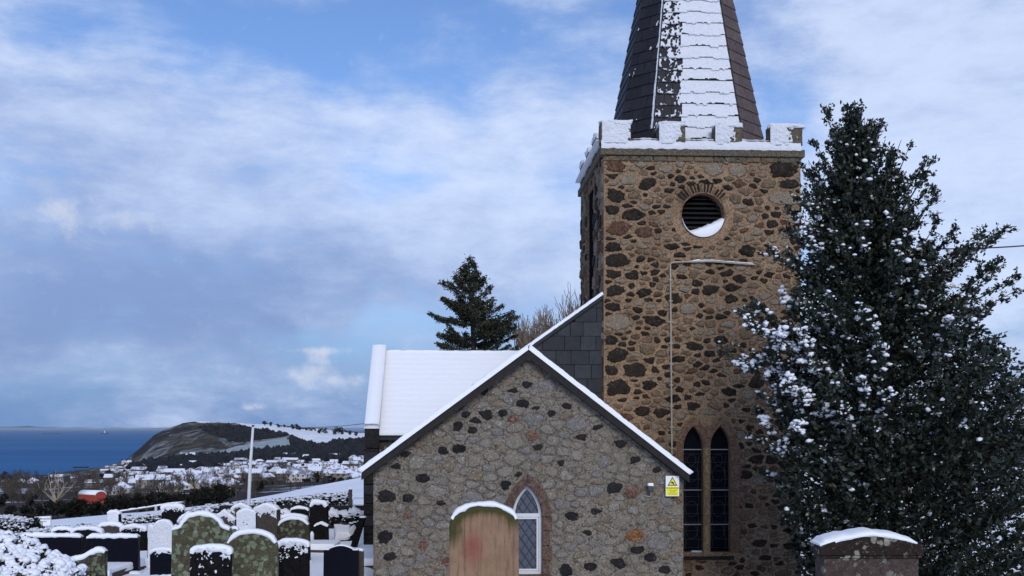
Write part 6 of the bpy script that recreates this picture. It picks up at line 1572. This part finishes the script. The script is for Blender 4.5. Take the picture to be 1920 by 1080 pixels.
for i in range(12):
    px, py = R.uniform(320, 440), R.uniform(857, 872); try_house(px, py, 'on the lower slope of headland', 'houses on the lower headland slope', .9, 1.2)
print('houses', len(placed))
for i in range(150):
    px, py = R.uniform(0, 700), R.uniform(866, 914)
    if px < 195 and py < 896: continue
    plant('e' if R.random() < .6 else 'b', px, py, R.uniform(7, 15) * (py - 790) / 90, ('small tree between ' + ('upper' if py < 885 else 'lower') + ' village houses, ' + ('far left' if px < 195 else 'under headland' if px < 400 else 'middle' if px < 550 else 'next to church')), 'garden trees of the village', 250, R)
for px, py, h in ((496, 797, 9), (508, 797, 8), (521, 798, 7), (548, 803, 10), (556, 804, 11), (562, 806, 8), (575, 806, 6), (584, 808, 7), (600, 812, 10), (609, 811, 11), (628, 813, 12), (636, 812, 14), (643, 813, 11), (655, 815, 9), (668, 816, 8), (533, 800, 6), (523, 799, 5), (590, 806, 5)):
    plant('e', px, py + 1.5, h, 'small dark tree on the snowy skyline of the headland', 'skyline trees', 1500, R)
for px, y0, y1, lab in ((388, 898, 926, 'pale utility pole in the middle of valley'), (443, 903, 936, 'thin utility pole left of the tall pale pole'), (515, 897, 920, 'short utility pole right of the tall pale pole'), (272, 905, 932, 'thin utility pole behind the red barn')):
    pt = onland(px, y1, 180); r = thing('utility_pole', lab, 'pole', tuple(pt)); H = (y1 - y0) * pt.y / F; B().tube([(0, 0, -.5), (0, 0, H)], [.16 + H * .01, .11 + H * .006], 6).build('shaft', M_POLE if px == 388 else M_TWIG, r); B().box(-.7, .7, -.06, .06, H * .93, H * .95).build('crossarm', M_TWIG, r)
# far woods on the slopes: one mass
C = []; Rr = []; R = random.Random(5)
for poly, n in zip(WOODS, (2600, 1300, 520)):
    x0, x1 = min(p[0] for p in poly), max(p[0] for p in poly); y0, y1 = min(p[1] for p in poly), max(p[1] for p in poly); k = 0; tries = 0
    while k < n and tries < n * 6:
        tries += 1; px, py = R.uniform(x0, x1), R.uniform(y0, y1)
        if not inpoly(px, py, poly): continue
        pt = onland(px, py, 900)
        if pt is None: continue
        k += 1; r_ = R.uniform(1.8, 4.4) * (.6 if n == 520 else 1); C.append((pt.x, pt.y, pt.z + r_ * .7)); Rr.append(r_)
Vb, Fb = blob_field(C, Rr, ICO1, .34, 1.15); o = ob('far_woodland', mesh_np('far_woodland', Vb, Fb, M_WOOD_FAR)); o['kind'] = 'stuff'; o['label'] = 'dark leafless woods and scrub covering the far slopes'
# shore rocks, islets and lighthouse
for i, (px, py, w, h, lab) in enumerate(((150, 877, 26, 1.6, 'dark rocky islet off the shore below the headland'), (95, 813.5, 26, .9, 'thin flat islet near the horizon, left of lighthouse'), (196, 813.5, 12, 1.2, 'low rock carrying the lighthouse near the horizon'))):
    Y = 75 * F / (py - 803); r = B(); lumpy(r, (0, 0, 0), (w / 2 * Y / F, w / 3 * Y / F, h * Y / F), 1.0, .6, 10, i * 3, 6 / (w * Y / F)); o = r.build('rocky_islet', M_WOOD_FAR, None, True, (P(px, py, Y).x, Y, -75)); tag(o, lab, 'islet')
Y = 75 * F / 10.5; lh = thing('lighthouse', 'tiny white lighthouse on its rock out at sea', 'lighthouse', (P(196, 0, Y).x, Y, -75)); kx = Y / F
B().tube([(0, 0, 0), (0, 0, 6.2 * kx)], [1.2 * kx, .85 * kx], 10).build('tower', M_SIGNWHITE, lh, True); B().tube([(0, 0, 6.2 * kx), (0, 0, 6.4 * kx), (0, 0, 7.4 * kx), (0, 0, 8 * kx)], [1.1 * kx, .7 * kx, .7 * kx, .1 * kx], 8).build('lantern', M_LEAD, lh)

# ------------------------------------------------------------------ clear winter air
hz_ = B().box(-260000, 260000, -400, 255000, -140, 18).build('haze', None); hz_['kind'] = 'stuff'; hz_['label'] = 'thin clear sea air'
mh_ = bpy.data.materials.new('thin_air'); mh_.use_nodes = True; mh_.node_tree.nodes.clear(); qh = NT(mh_.node_tree)
vol = qh.node('ShaderNodeVolumePrincipled'); vol.inputs['Density'].default_value = 1.6e-5; vol.inputs['Color'].default_value = (0.80, 0.90, 1.0, 1)
oh = qh.node('ShaderNodeOutputMaterial'); qh.l.new(vol.outputs[0], oh.inputs['Volume']); hz_.data.materials.clear(); hz_.data.materials.append(mh_)
